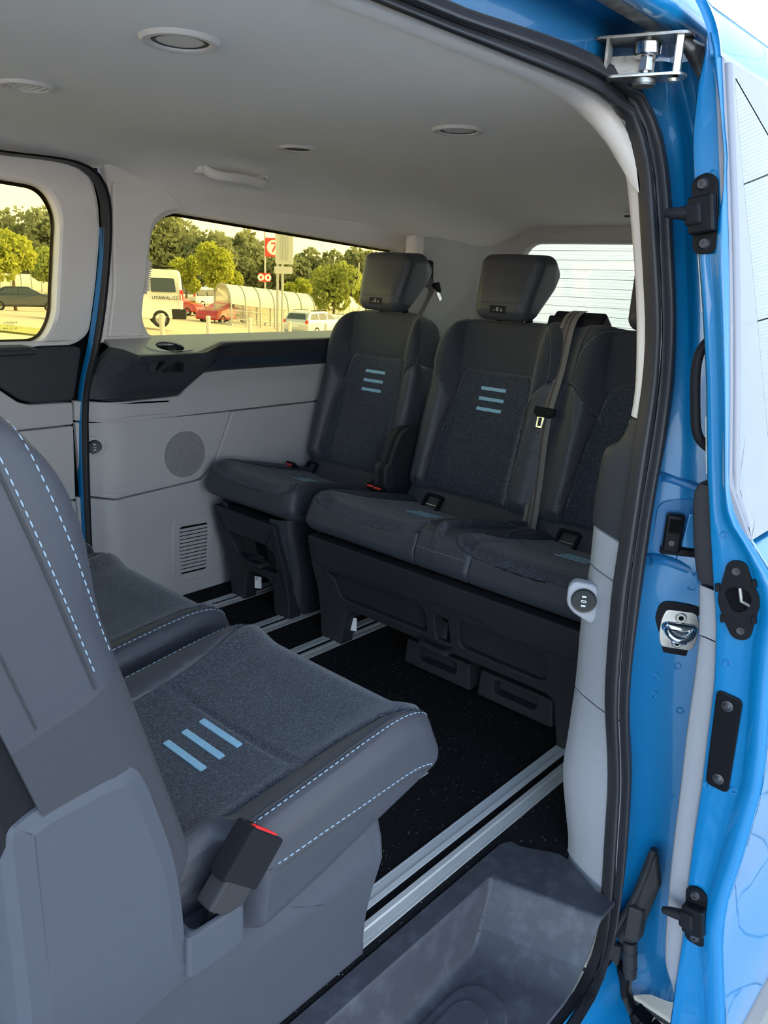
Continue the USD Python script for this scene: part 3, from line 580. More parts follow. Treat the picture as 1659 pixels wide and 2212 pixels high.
def backrest(t, hw, cs, side_lower=False, mats=None, tall=1.0):
    edge_ = .205 if side_lower else .30
    half = [(a, b if b < .2 else .2 + (b - .2) * tall) for a, b in [(hw - .028, -.035), (hw - .004, .03), (hw, .12), (hw + .004, .30), (hw - .004, .44), (hw - .022, .535), (hw - .055, .590), (hw - .11, .612)]]
    out = rnd(sym(half), [.03, .02, .05, .05, .05, .03, .03, .05] + [.05, .03, .03, .05, .05, .05, .02, .03], 4)
    base = man(plate(out, -.060, 0., .030, steps=4)).refine_to_length(.016)
    seams, regs = [], []
    for c in cs:
        a, b, s = seat_regions(c, side_lower); regs += [('insert', a, 'fabric'), ('upper_panel', b, 'fabric_side'), ('shoulder_panel', s, 'fabric_side')]
        seams += [np.vstack([a, a[:1]]) if k == 0 else np.asarray(q) for k, q in enumerate((a,))] + [np.array([(c + g * .132, .42), (c + g * .135, .47), (c + g * .150, .62)]) for g in (-1, 1)] + [np.array([(c + g * .128, .335), (c + g * (.185 if side_lower else .215), .425 if not side_lower else .395), (c + g * (.19 if side_lower else .26), .435)]) for g in (-1, 1)]
    if side_lower: regs += [('side_cover', [(.17, -.2), (.4, -.2), (.4, .332), (.17, .318)], 'shield_soft'), ('side_cover', [(-.17, -.2), (-.4, -.2), (-.4, .332), (-.17, .318)], 'shield_soft')]
    regs += [('bolster', [(-2, -1), (2, -1), (2, 2), (-2, 2)], 'leather')]
    rest = base
    fn = lambda v: place((np.c_[v[:, 0], v[:, 1], v[:, 2] + back_disp(v[:, 0], v[:, 1], cs, seams, side_lower) * ss(-.05, -.028, v[:, 2])], np.zeros((0, 3), int)), BO, BU, BV, BW).vertices
    whole = trimesh.Trimesh(fn(arr(base)[0]), arr(base)[1], process=False)
    for name, poly, m in regs:
        p = prism(poly, -1, 1); q, rest = rest ^ p, rest - p
        if q.is_empty(): continue
        for piece in (q.decompose() if name in ('upper_panel', 'shoulder_panel', 'bolster') else [q]):
            if piece.volume() < 2e-6: continue
            obj(name, warp(piece, fn, .016), (mats or {}).get(name, m), t, smooth=True if name == 'insert' else 50)
    # back shell
    bs = plate(rnd(sym([(a * .97, b) for a, b in half]), .04, 4), -.03, .055, .03, steps=3)
    obj('back_shell', place(bs, BO - BW * .055, BU * -1, BV, -BW), 'satin_black', t)
    on = lambda p, lift=.0: place((np.c_[np.asarray(p)[:, 0], np.asarray(p)[:, 1], back_disp(np.asarray(p)[:, 0], np.asarray(p)[:, 1], cs, []) + lift], np.zeros((0, 3), int)), BO, BU, BV, BW).vertices
    return whole, on
def bars_back(t, c, on, v0=.385):
    for k in range(3):
        v = v0 - k * .0335
        q = warp(plate(rnd([(c - .0475, v - .0055), (c + .0475, v - .0055), (c + .0475, v + .0055), (c - .0475, v + .0055)], .002, 2), -.001, .0008, .0004), lambda a: on(a[:, :2], a[:, 2:].ravel() if False else 0) + BW * (a[:, 2:] + .0008), .02)
        obj('stripe', q, 'stripe', t)
def headrest(t, c, z0=.628):
    o = BO + BU * c + BV * z0
    P = []
    for u in (-1, 1):
        P += [(.064 * u, .004, .044), (.080 * u, .136, .042), (.080 * u, .152, -.01), (.074 * u, .138, -.044), (.064 * u, .014, .012), (.074 * u, .108, -.036)]
    h = hull(P, .036).refine_to_length(.012)
    fn = lambda v: place((v, np.zeros((0, 3), int)), o, BU, BV, BW).vertices
    cushion, rim = h.split_by_plane((0, .12, 1.), .0395)
    low, cushion = cushion.split_by_plane((0, -1, .0), -.014)
    g = lambda v: np.c_[v[:, 0], v[:, 1], v[:, 2] + .006 * ss(.12, .0, np.abs(v[:, 0])) * ss(.0, .05, v[:, 1])]
    hr = obj('headrest', warp(rim, fn), 'leather', t, smooth=45)
    obj('headrest_pad', warp(cushion, lambda v: fn(g(v))), 'leather', hr, smooth=45)
    obj('bottom_strip', warp(low, fn), 'leather', hr, smooth=45)
    ln = np.array([(s * .1205, y, .058) for s, y in [(-1, y) for y in np.linspace(.145, -.012, 14)]] + [(x, -.0135, .0795) for x in np.linspace(-.10, .10, 18)] + [(.1205, y, .058) for y in np.linspace(-.012, .145, 14)])
    W = warp(h, fn)
    ring = spline(np.array([(-.082, .158), (-.099, .12), (-.094, .05), (-.084, .012), (-.04, .006), (.04, .006), (.084, .012), (.094, .05), (.099, .12), (.082, .158)]), 60)
    q = onto(W, fn(np.c_[ring, np.full(len(ring), .2)]), -BW, .0004)
    if len(q) > 10: obj('headrest_seam', stitches(q, .005, .0035, .0007), 'stitch_dim', hr, kind='stuff')
    tag = fn(np.array([(0, -.004, .0795)]))[0]
    obj('tag', place(rb(-.03, .03, -.011, .011, -.0015, .0015, .001), fn(np.array([(.0, -.0075, .0772)]))[0], BU, unit(BV + BW * .25), unit(BW - BV * .25)), 'satin_black', hr)
    ic = [rb(-.015, -.010, -.005, -.001, 0, .0004, .0002), rb(-.004, .004, -.006, .006, 0, .0004, .0002), rb(.010, .018, -.006, -.001, 0, .0004, .0002), rb(.012, .015, -.001, .003, 0, .0004, .0002)]
    obj('tag_print', place(cat(ic), fn(np.array([(.0, -.0075, .0788)]))[0], BU, unit(BV + BW * .25), unit(BW - BV * .25)), 'stitch_dim', hr, kind='stuff', label='tiny printed warning signs')
    for s in (-1, 1):
        a = fn(np.array([(s * .055, .09, -.03)]))[0]; b = fn(np.array([(s * .055, -.06, -.03)]))[0]
        obj('headrest_post', cyl(a, b, .006, n=12), 'steel', t)
        b2 = fn(np.array([(s * .055, -.012, -.028)]))[0]
        obj('post_guide', cyl(b2 - BV * .012, b2 + BV * .006, .014, .011, 16, .002), 'satin_black', t)
# ---- seat cushions
def cush_disp(x, y, cs, hw, seams, tilt=.145):
    z = np.zeros_like(x)
    for c in cs:
        a = np.abs(y - c); z += np.where(a < .27, .016 * ss(.13, .20, a) - .012 * ss(.20, .05, a) * ss(.25, .12, x), 0)
    z += -.016 * ss(.15, .27, x) - tilt * np.clip(.20 - x, 0, .47)
    if len(seams):
        d = np.full(len(x), 9.)
        for s in seams: d = np.minimum(d, dist_line(np.c_[x, y], s))
        z = z - .004 * np.exp(-(d / .004) ** 2)
    return z
def cushion(t, hw, cs, xb=-.27, xf=.262, zt=.478, zf=.362, zb=.265, center=None, tilt=.145):
    r = .034; P, R = [], []
    for s in (-1, 1):
        P += [(xf - .055, s * (hw - .045), zt - .040), (xf - .040, s * (hw - .040), zf + .04), (xb + .03, s * (hw - .034), zt - r), (xb + .03, s * (hw - .030), zb + .03), (.10, s * (hw - r), zt - r), (.0, s * (hw - .026), zf - .02)]
        R += [.040, .036, r, .028, r, .026]
    base = hull(P, R).refine_to_length(.015)
    regs, seams = [], []
    for c in cs:
        ins = [(-.33, c - .158), (-.05, c - .158), (.08, c - .166), (.17, c - .188), (.222, c - .205), (.238, c - .19), (.243, c), (.238, c + .19), (.222, c + .205), (.17, c + .188), (.08, c + .166), (-.05, c + .158), (-.33, c + .158)]
        ins = rnd(ins, [0, .03, .05, .05, .012, .02, .1, .02, .012, .05, .05, .03, 0], 4)
        regs.append(('insert', ins, 'fabric')); seams.append(ins); seams.append(np.array([(.022, c - .17), (.022, c + .17)]))
    if center is not None:
        a, b = center
        cp = [(.5, a), (.10, a + .0), (.02, a + .03), (-.10, (a + b) / 2 - .02), (-.4, (a + b) / 2 - .012), (-.4, (a + b) / 2 + .012), (-.10, (a + b) / 2 + .02), (.02, b - .03), (.10, b), (.5, b)]
        regs.append(('center_strip', rnd(cp, [0, .08, .06, .04, 0, 0, .04, .06, .08, 0], 4), 'leather')); seams += [np.array(cp[:5]), np.array(cp[5:])]
    regs.append(('bolster', [(-2, -2), (2, -2), (2, 2), (-2, 2)], 'leather'))
    def fn(v):
        k = ss(zt - .11, zt - .02, v[:, 2]); z = v[:, 2] + cush_disp(v[:, 0], v[:, 1], cs, hw, seams, tilt) * k
        x = v[:, 0].copy(); y = v[:, 1].copy()
        if center is not None: x = x - .005 * (np.exp(-((y - center[0]) / .005) ** 2) + np.exp(-((y - center[1]) / .005) ** 2)) * ss(xf - .06, xf - .01, x)
        y = y + np.sign(y) * .007 * np.exp(-((v[:, 2] - .395) / .04) ** 2) * ss(hw - .06, hw - .01, np.abs(y))
        if center is None and tilt < .2: y = y - np.sign(y) * .048 * ss(-.095, -.135, x) * ss(hw - .10, hw - .02, np.abs(y))
        return np.c_[x, y, z]
    rest = base; whole = trimesh.Trimesh(fn(arr(base)[0]), arr(base)[1], process=False)
    for name, poly, m in regs:
        p = prism(poly, -1, 2)
        if name == 'insert': p = p.trim_by_plane((0, 0, 1), zt - .10)
        q, rest = rest ^ p, rest - p
        for piece in (q.decompose() if name == 'bolster' else [q]):
            if piece.volume() < 4e-6: continue
            obj(name, warp(piece, fn, .012), m, t, smooth=True if name == 'insert' else 55)
    return whole
def bars_seat(t, c, whole, x0=.075, wide=.0475):
    for k in range(3):
        x = -.060 + k * .0315
        p = plate(rnd([(x - .0055, c - wide), (x + .0055, c - wide), (x + .0055, c + wide), (x - .0055, c + wide)], .002, 2), -.001, .0008, .0004)
        def f(v):
            out = v.copy(); g = onto(whole, np.c_[v[:, 0], v[:, 1], np.full(len(v), .8)], (0, 0, -1), 0)
            out[:, 2] = g[:, 2] + v[:, 2] + .001; return out
        obj('stripe', warp(p, f, .02), 'stripe', t)
def stitch_path(t, whole, pts, d, m='stitch', n=70, dash=.0065, r=.0010, name='stitching'):
    q = onto(whole, spline(np.array(pts, float), n), d, .0004)
    if len(q) > 3: obj(name, stitches(q, dash, dash * .55, r), m, t, kind='stuff')
def groove_line(t, whole, pts, d, n=60, r=.0016):
    q = onto(whole, spline(np.array(pts, float), n), d, -.0004)
    if len(q) > 3: obj('seam', tube(q, r, 5), 'leather_seam', t)
M['shield_soft'] = mat('soft_side_cover', (.034, .035, .042), .75, spec=.3, bump=(800, .0004))
def buckle(t, o, d, side, m='satin_black', red_end=True, size=1.0, name='belt_buckle', ln=1.0):
    """buckle body along d with the red button at its end; side: direction across the button"""
    u = unit(side); w = unit(d) * ln; v = np.cross(unit(d), u); s = size
    body = place(hull([(a * .0225 * s, b * .010 * s, c * s) for a in (-1, 1) for b in (-1, 1) for c in (.0, .066)] + [(a * .020 * s, b * .006 * s, -.004 * s) for a in (-1, 1) for b in (-1, 1)], .0035 * s, 1), o, u, v, w)
    b = obj(name, body, m, t)
    obj('red_button', place(rb(-.018 * s, .018 * s, -.0085 * s, .0005 * s, .064 * s, .0715 * s, .002), o, u, v, w), 'red', b)
    obj('slot', place(rb(-.018 * s, .018 * s, .0035 * s, .0075 * s, .066 * s, .0702 * s, .0005), o, u, v, w), 'black_hole', b)
    obj('stalk', place(rb(-.015 * s, .015 * s, -.006 * s, .006 * s, -.045 * s, .004 * s, .004), o, u, v, w), 'rubber_flat', b)
    return b
# ================================================================ second row, three seats facing the rear
def pedestal_shield(t, side=-1):
    """plastic side shield and pedestal of a second-row seat, on its side facing the doorway"""
    def f(v):
        x, z, w = v[:, 0], v[:, 1], v[:, 2]
        y = .196 + w - .080 * ss(.42, .0, z) - .035 * ss(-.14, -.10, x) * ss(.24, .32, z)
        return np.c_[x, side * y, z]
    k = -.61
    P = [(.214 + k, .22), (.216 + k, .40), (.216 + k, .622), (.25 + k, .634), (.32 + k, .640), (.350 + k, .630), (.363 + k, .600), (.378 + k, .545), (.392 + k, .49), (.398 + k, .43), (.402 + k, .372), (.412 + k, .345), (.462 + k, .345), (.476 + k, .338), (.478 + k, .315), (.46 + k, .295), (.34 + k, .27)]
    m = warp(plate(rnd(P, [.02, .02, .028, .03, .03, .02, .03, .03, .03, .02, .015, .01, .006, .01, .01, .02, .02], 5), -.06, .042, .024, steps=2), f, .02)
    if side < 0: m = trimesh.Trimesh(m.vertices, m.faces[:, :], process=False)
    else: m = trimesh.Trimesh(m.vertices, m.faces[:, ::-1], process=False)
    return m
def base_side(side=-1):
    k = -.61; P = [(.02 + k, .0), (.02 + k, .34), (.48 + k, .352), (.52 + k, .350), (.74 + k, .350), (.770 + k, .33), (.780 + k, .12), (.792 + k, .004), (.79 + k, 0)]
    def f(v):
        x, z, w = v[:, 0], v[:, 1], v[:, 2]; return np.c_[x, side * (.182 + w - .074 * ss(.40, .0, z) - .030 * ss(-.14, -.10, x) * ss(.24, .32, z)), z]
    m = warp(plate(rnd(P, [0, .02, .02, .01, .01, .02, .04, .004, 0], 4), -.05, .042, .010, steps=2), f, .03)
    return m
def second_row(label, oy, near=False):
    t = thing('rear_facing_seat', label, 'seat', (.61, oy, 0), group=None, local=True)
    whole = cushion(t, .232, [0.])
    bars_seat(t, 0, whole)
    wb, on = backrest(t, .232, [0.], side_lower=True, tall=1.22)
    headrest(t, 0, .72)
    bars_back(t, 0, on)
    obj('pedestal', hull([(x, s * y, z) for s in (-1, 1) for x, y, z in ((-.40, .13, .0), (.175, .13, .0), (-.40, .17, .31), (.145, .17, .31))], .012), 'shield', t)
    m = pedestal_shield(t, -1); obj('side_shield', m, 'shield', t, smooth=24)
    v, f = arr(m); obj('side_shield', trimesh.Trimesh(v * [1, -1, 1], f[:, ::-1], process=False), 'shield', t, smooth=40)
    m = base_side(-1); obj('base_side', m, 'shield', t, smooth=40); v, f = arr(m); obj('base_side', trimesh.Trimesh(v * [1, -1, 1], f[:, ::-1], process=False), 'shield', t, smooth=40)
    for s in (-1, 1):
        # rows of stitches round the cushion's edge and down the front roll
        A = [(-.10, s * .206, .8), (-.05, s * .207, .8), (.10, s * .2085, .8), (.18, s * .2095, .8), (.222, s * .209, .8), (.240, s * .203, .8), (.245, s * .192, .8)]
        stitch_path(t, whole, A, (0, 0, -1), n=90); groove_line(t, whole, [(a, b - s * .006, c) for a, b, c in A[:-1]], (0, 0, -1))
        B = [(-.105, s * .6, .400), (0, s * .6, .405), (.12, s * .6, .408), (.20, s * .6, .404), (.222, s * .6, .396)]
        stitch_path(t, whole, B, (0, -s, 0), n=80); groove_line(t, whole, [(a, b, c - .007) for a, b, c in B], (0, -s, 0))
        # two rows along the backrest's side
        g = lambda w, v0=.345, v1=.66: [BO + BU * s * .6 + BV * v + BW * w for v in np.linspace(v0, v1, 12)]
        stitch_path(t, wb, g(.058), (0, -s, 0), n=90, dash=.0062, r=.0007)
        stitch_path(t, wb, g(.032), (0, -s, 0), n=90, dash=.0062, r=.0007); groove_line(t, wb, g(.026, .33), (0, -s, 0), r=.0022); groove_line(t, wb, g(-.034, .33), (0, -s, 0), r=.0016)
        C = [(-.18, s * .150, .8), (.0, s * .162, .8), (.10, s * .174, .8), (.18, s * .195, .8), (.225, s * .211, .8)]
    return t
S0 = second_row('nearest rear-facing black seat, with a red-topped buckle by the doorway', .857)
# buckle pocket and buckle of the nearest seat
loc = lambda x, y, z: np.array([x - .61, y - .857, z])
pocket = obj('buckle_pocket', place(plate(rnd([(.394, -.2365), (.476, -.2365), (.476, -.17), (.394, -.17)], .010), .32, .3755, .006, [rnd([(.408, -.226), (.464, -.226), (.464, -.185), (.408, -.185)], .008)]), (-.61, 0, 0), X, Y, Z), 'shield', S0)
obj('pocket_floor', box(.400 - .61, .470 - .61, -.230, -.18, .347, .350), 'black_hole', S0)
d = unit([.68, .0, .735]); o = loc(.471, .637, .404)
e_ = unit([.735, 0, -.68]); b = buckle(S0, o, d, e_, size=1.22, ln=.74)
obj('sleeve', place(hull([(a * .021, c * .010, z) for a in (-1, 1) for c in (-1, 1) for z in (-.035, .004)], .005, 2), o, e_, np.cross(d, e_), d), 'rubber_flat', b)
obj('anchor_bolt', tube([o - d * .035, o - d * .06, o - d * .075 + np.array([-.006, .0, -.012])], .007, 10), 'black', b)
S1 = second_row('middle rear-facing black seat of the second row, with its cushion beyond the nearest seat', 1.367)
S2 = second_row('farthest rear-facing black seat, its cushion corner showing by the far door', 1.887)
# ================================================================ rear row: a single seat and a double bench, facing forward
def rear_common(t, hw, cs):
    obj('lower_back_panel', hull([(-.30, s * (hw - .03), .30) for s in (-1, 1)] + [(-.262, s * (hw - .03), .415) for s in (-1, 1)] + [(-.235, s * (hw - .03), .412) for s in (-1, 1)] + [(-.165, s * (hw - .03), .325) for s in (-1, 1)], .022).refine_to_length(.03), 'leather', t, smooth=True)
def anchor_frame(t, y, wide=.036):
    o = np.array([-.188, y, .398]); u = Y; w = unit([.78, 0, .62]); v = np.cross(w, u)
    q = obj('anchor_frame', place(plate(rnd([(-wide, -.032), (wide, -.032), (wide, .032), (-wide, .032)], .012), -.02, .006, .004, [rnd([(-wide + .011, -.023), (wide - .011, -.023), (wide - .011, .023), (-wide + .011, .023)], .005)]), o, u, v, w), 'satin_black', t)
    obj('anchor_recess', place(box(-wide + .008, wide - .008, -.026, .026, -.018, -.014), o, u, v, w), 'black_hole', q)
    obj('anchor_bar', place(cyl((-wide + .01, -.006, -.006), (wide - .01, -.006, -.006), .0035, n=10), o, u, v, w), 'steel', q)
def label_tag(t, o, u, v):
    w = np.cross(u, v)
    q = obj('paper_label', place(rb(-.013, .013, -.022, .022, -.0005, .0006, .0004), o, u, v, w), 'white_label', t, label='small white paper label')
    for k in range(3): obj('printed_line', place(box(-.009, -.004 + .002 * k, .008 + k * .004, .0095 + k * .004, .0006, .0008), o, u, v, w), 'satin_black', q)
def lever(t, o, wide=.05):
    """tilt lever: a loop handle on a slanted arm"""
    q = obj('tilt_lever', place(plate(rnd([(-wide, 0), (wide, 0), (wide * .86, .045), (-wide * .86, .045)], .012), -.006, .007, .004, [rnd([(-wide + .014, .010), (wide - .014, .010), (wide * .8 - .014, .032), (-wide * .8 + .014, .032)], .005)]), o, Y, unit([1, 0, -.15]), unit([.15, 0, 1.])), 'base_black', t)
    obj('lever_arm', hull([o + np.array([.0, -.018, .0]), o + np.array([-.03, -.028, .075]), o + np.array([-.03, -.004, .075]), o + np.array([.0, .010, .0])], .006), 'base_black', q)
ts = thing('single_seat', 'black single rear seat by the far wall, to the far side of the double bench', 'seat', (1.762, 1.955, 0), rz=180, local=True)
F = lambda pts: [(1.955 - a, b) for a, b in pts]        # world (y, z) to the local (y, z)
whole = cushion(ts, .226, [0.], zt=.476, zf=.362, zb=.22, tilt=.225)
bars_seat(ts, 0, whole)
wb, on = backrest(ts, .228, [0.]); bars_back(ts, 0, on); headrest(ts, 0); rear_common(ts, .228, [0])
for y in (-.17, .17): anchor_frame(ts, y, .028)
hole1 = F([(2.045, -.02), (2.036, .105), (1.985, .117), (1.925, .117), (1.893, .10), (1.884, -.02)])
outl = F([(2.160, .33), (2.118, .004), (2.112, -.0), (2.044, 0), (2.034, .108), (2.01, .118), (1.924, .116), (1.894, .10), (1.886, .0), (1.806, .0), (1.838, .33)])
win = F([(2.095, .246), (2.066, .165), (1.985, .142), (1.875, .147), (1.858, .165), (1.858, .222), (1.888, .245)])
fp = plate(rnd(outl, [.01, .01, .01, .006, .02, .02, .02, .02, .006, .008, .01]), -.05, 0, .006, [rnd(win, .012)], steps=3)
LX = lambda m, x=.186, lean=0.: warp(m, lambda v: np.c_[x + v[:, 2] + .04 * ss(.10, .33, v[:, 1]), v[:, 0], v[:, 1]], .05)
obj('base_front', LX(fp), 'base_black', ts)
obj('base_recess', LX(plate(rnd(F([(2.12, .27), (2.07, .12), (1.85, .12), (1.84, .27)]), .01), -.032, -.026, .0)), 'base_black', ts)
obj('lever_slot', LX(plate(rnd(F([(1.985, .235), (1.985, .175), (1.93, .16), (1.93, .235)]), .006), -.027, -.0245, .0)), 'black_hole', ts)
# curved side covers
def side_cover(t, y, sgn, x0=.180, x1=-.30, zt=.345):
    P = []
    for z in np.linspace(0, zt, 12):
        k = .035 * ss(.10, .34, z); row = [(x0 + k, y - sgn * .035, z), (x0 + k - .006, y - sgn * .012, z), (x0 + k - .030, y + sgn * (.010 + .014 * math.sin(z * 8)), z), (x0 + k - .075, y + sgn * (.022 + .010 * math.sin(z * 8)), z), (x0 - .16, y + sgn * .028, z), (x1, y + sgn * .020, z)]
        P.append(spline(np.array(row), 20))
    P = np.array(P); g = shell(P, (0, -sgn * .01, 0)); 
    if sgn > 0: g.faces = g.faces[:, ::-1]
    obj('side_cover', g, 'leather', t, smooth=60)
    e = P[:, 3]; obj('piping', tube(e + np.array([.002, 0, 0]), .0022, 6, up=(1, 0, 0)), 'leather', t)
side_cover(ts, .128, 1); side_cover(ts, -.182, -1)
lever(ts, np.array([.172, -.012 - .0, .168]), .048)
label_tag(ts, np.array([.148, 1.955 - 2.016, .064]), unit([-.45, .9, 0]), Z)
b1 = buckle(ts, np.array([-.150, .205, .385]), unit([.55, .15, .62]), unit([0, 1, 0]), size=.85)
b2 = buckle(ts, np.array([-.145, .245, .385]), unit([.55, .10, .60]), unit([0, 1, 0]), size=.85)
b3 = buckle(ts, np.array([-.145, -.190, .385]), unit([.62, .0, .62]), unit([0, 1, 0]), size=.85)
def recliner(t, y, h=.60, x=-.16):
    """dark plastic cover of the seat-back hinge"""
    P = rnd([(x + .03, .36), (x + .02, .50), (x - .03, .60), (x - .08, .625), (x - .13, .60), (x - .13, .36)], [.02, .05, .05, .03, .03, .01])
    obj('hinge_cover', place(plate(P, -.020, .020, .010), (0, y, 0), X, Z, -Y), 'base_black', t)
    obj('hinge_cap', place(plate(rnd([(x + .034, .37), (x + .036, .495), (x + .010, .51), (x - .01, .37)], .012), -.023, .023, .006), (0, y, 0), X, Z, -Y), 'trim_dark', t)
recliner(ts, .237)
for s in (-1, 1):
    stitch_path(ts, whole, [(-.16, s * .166, .8), (.04, s * .172, .8), (.13, s * .188, .8), (.215, s * .2065, .8)], (0, 0, -1), 'stitch_dim', r=.0009)
    stitch_path(ts, whole, [(-.10, s * .6, .425), (.10, s * .6, .424), (.21, s * .6, .405)], (0, -s, 0), 'stitch_dim', r=.0009)
    sh = [(s * .13, .34), (s * .17, .375), (s * .212, .415), (s * .218, .46), (s * .205, .53), (s * .17, .585), (s * .13, .60)]
    q = spline(np.array(sh), 50); stitch_path(ts, wb, on(q, .3), -BW, 'stitch_dim', r=.0008)
# double bench
tb = thing('double_bench', 'black double rear bench with two drawers beneath, in front of the rear window', 'seat', (1.762, 1.177, 0), rz=180, local=True)
CS = [-.26, .26]
F = lambda pts: [(1.177 - a, b) for a, b in pts]
whole = cushion(tb, .497, CS, zt=.476, zf=.362, zb=.22, tilt=.225, center=(-.062, .112))
for c in CS: bars_seat(tb, c, whole)
wb, on = backrest(tb, .500, CS)
for c in CS: bars_back(tb, c, on); headrest(tb, c)
rear_common(tb, .497, CS)
for y in (-.36, .14, .40): anchor_frame(tb, y)
outl = F([(1.682, .33), (1.655, .0), (1.645, -.0), (1.574, 0), (1.566, .0), (1.545, .122), (1.50, .130), (.845, .130), (.825, .118), (.805, .0), (.70, .0), (.69, .33)])
winL = F([(1.616, .240), (1.580, .224), (1.566, .168), (1.545, .160), (1.235, .163), (1.225, .175), (1.227, .240), (1.26, .246)])
winR = F([(1.108, .246), (1.112, .175), (1.10, .163), (.865, .160), (.848, .172), (.850, .232), (.865, .244), (.95, .248)])
mid = F([(1.192, .236), (1.192, .158), (1.146, .158), (1.146, .236)])
fp = plate(rnd(outl, [.01, .01, .01, .006, .006, .015, .02, .02, .015, .01, .01, .01]), -.05, 0, .006, [rnd(winL, .014), rnd(winR, .014), rnd(mid, .008)], steps=3)
obj('base_front', LX(fp), 'base_black', tb)
obj('base_recess', LX(plate(rnd(F([(1.64, .27), (1.58, .135), (1.20, .135), (1.20, .27)]), .01), -.026, -.020, .0)), 'base_black', tb)
obj('base_recess', LX(plate(rnd(F([(1.14, .27), (1.14, .135), (.79, .135), (.79, .27)]), .01), -.026, -.020, .0)), 'base_black', tb)
obj('lever_slot', LX(plate(rnd(F([(1.20, .25), (1.20, .125), (1.138, .125), (1.138, .25)]), .006), -.046, -.042, .0)), 'black_hole', tb)
obj('base_ridge', LX(plate(rnd(F([(1.675, .345), (1.64, .262), (1.60, .256), (1.22, .262), (1.20, .275), (1.02, .272), (.99, .256), (.72, .262), (.70, .345)]), .01), -.03, .008, .006)), 'base_black', tb)
side_cover(tb, -.487, -1); side_cover(tb, .47, 1)
lever(tb, np.array([.176, 1.177 - 1.185, .146]), .058)
label_tag(tb, np.array([.148, 1.177 - 1.553, .064]), unit([-.45, .9, 0]), Z)
for y0, y1 in ((1.335, 1.096), (1.073, .838)):
    dr = obj('drawer', place(plate(rnd(F([(y0, .020), (y0 - .006, .098), (y1 + .006, .098), (y1, .020)]), .008), -.10, 0, .006, [rnd(F([(y0 - .055, .048), (y0 - .05, .084), (y1 + .05, .084), (y1 + .055, .048)]), .010)], steps=2), (.152, 0, 0), Y, Z, X), 'base_black', tb)
    obj('grip_recess', box(.118, .121, 1.177 - y0 + .04, 1.177 - y1 - .04, .035, .092), 'base_black', dr)
recliner(tb, -.527)
b4 = buckle(tb, np.array([-.170, 1.177 - 1.150, .375]), unit([.7, .05, .42]), unit([0, 1, 0]), size=.95)
gd = obj('belt_guide', place(hull([(x, y, z) for x in (-.075, .075) for y, z in ((-.012, .012), (.03, -.01), (.012, -.05))], .010), BO + BV * .610 + BU * -.02 + BW * .0, BU, BV, BW), 'satin_black', tb)
for s in (-.062, .055): obj('guide_lug', place(hull([(x + s, y, z) for x in (-.022, .022) for y, z in ((.012, .014), (-.042, .016), (-.045, .006))], .007), BO + BV * .610 + BU * -.02, BU, BV, BW), 'satin_black', gd)
for c in CS:
    for s in (-1, 1):
        sh = [(c + s * .13, .34), (c + s * .17, .375), (c + s * .212, .415), (c + s * .218, .46), (c + s * .205, .53), (c + s * .17, .585), (c + s * .13, .60)]
        stitch_path(tb, wb, on(spline(np.array(sh), 50), .3), -BW, 'stitch_dim', r=.0009)
    a, b = (.112, -.062)
for s, c in ((1, -.26), (-1, .26)):
    q = np.array([(c + s * .212, .415), (c + s * .195, .36), (c + s * .180, .22), (c + s * .172, .05), (c + s * .176, -.01)])
    stitch_path(tb, wb, on(spline(q, 50), .3), -BW, 'stitch_dim', r=.0010)
for pts in ([(-.30, .022, .8), (-.10, .008, .8), (.02, -.032, .8), (.10, -.060, .8), (.21, -.0605, .8)], [(-.30, .028, .8), (-.10, .042, .8), (.02, .08, .8), (.10, .110, .8), (.21, .1105, .8)]):
    stitch_path(tb, whole, [(a, b + (.004 if pts[0][1] < .025 else -.004), c) for a, b, c in pts], (0, 0, -1), 'stitch_dim', r=.0010)
stitch_path(tb, whole, [(.6, y, .4305) for y in np.linspace(-.055, .105, 12)], (-1, 0, 0), 'stitch_dim', r=.0010)
# middle belt hanging from the guide down to its buckle
bt = thing('seat_belt', 'brown-grey belt hanging straight down the middle of the double bench into its buckle', 'seat belt', (2.0, 1.2, .40))
def ribbon(path, side, w, th=.0016):
    p = np.asarray(path, float); s = np.asarray(side, float); s = np.broadcast_to(s, p.shape)
    return sweep_strip(p, s, w, th)
def sweep_strip(p, s, w, th):
    t = np.gradient(p, axis=0); n = np.cross(t, s); n /= np.linalg.norm(n, axis=1, keepdims=True)
    G = np.stack([p - s * w / 2 - n * th / 2, p + s * w / 2 - n * th / 2, p + s * w / 2 + n * th / 2, p - s * w / 2 + n * th / 2], 1)
    return gridmesh(G, cv=True)
path = spline(np.array([(2.19, 1.205, 1.025), (2.145, 1.203, 1.012), (2.118, 1.203, .975), (2.085, 1.200, .86), (2.052, 1.205, .75), (2.022, 1.198, .60), (1.985, 1.180, .47), (1.950, 1.165, .415), (1.925, 1.155, .39)]), 50)
sd = np.array([unit((0, -1, .02)) for _ in path])
obj('webbing', sweep_strip(path, sd, .048, .0016), 'belt', bt)
for k in (-.009, .004):
    obj('woven_stripe', sweep_strip(path + sd * k + np.array([-.0012, 0, .0004]), sd, .0075, .0006), 'belt_stripe', bt)
o = path[24]; tdir = unit(path[26] - path[22]); n = unit(np.cross((0, -1, 0), tdir)); n = n if n[0] < 0 else -n
tg = obj('tongue', place(hull([(x, y, z) for x in (-.030, .030) for y in (-.006, .008) for z in (-.001, .005)] + [(x, -.014, z) for x in (-.018, .018) for z in (0, .004)], .004), o + n * .004, Y, -tdir, n), 'satin_black', bt)
obj('tongue_blade', place(plate(rnd([(-.004, -.050), (.018, -.050), (.020, -.010), (-.006, -.010)], .004), .0, .003, .001, [rnd([(.002, -.043), (.012, -.043), (.012, -.020), (.002, -.020)], .002)]), o + n * .006, Y, -tdir, n), 'chrome', tg)
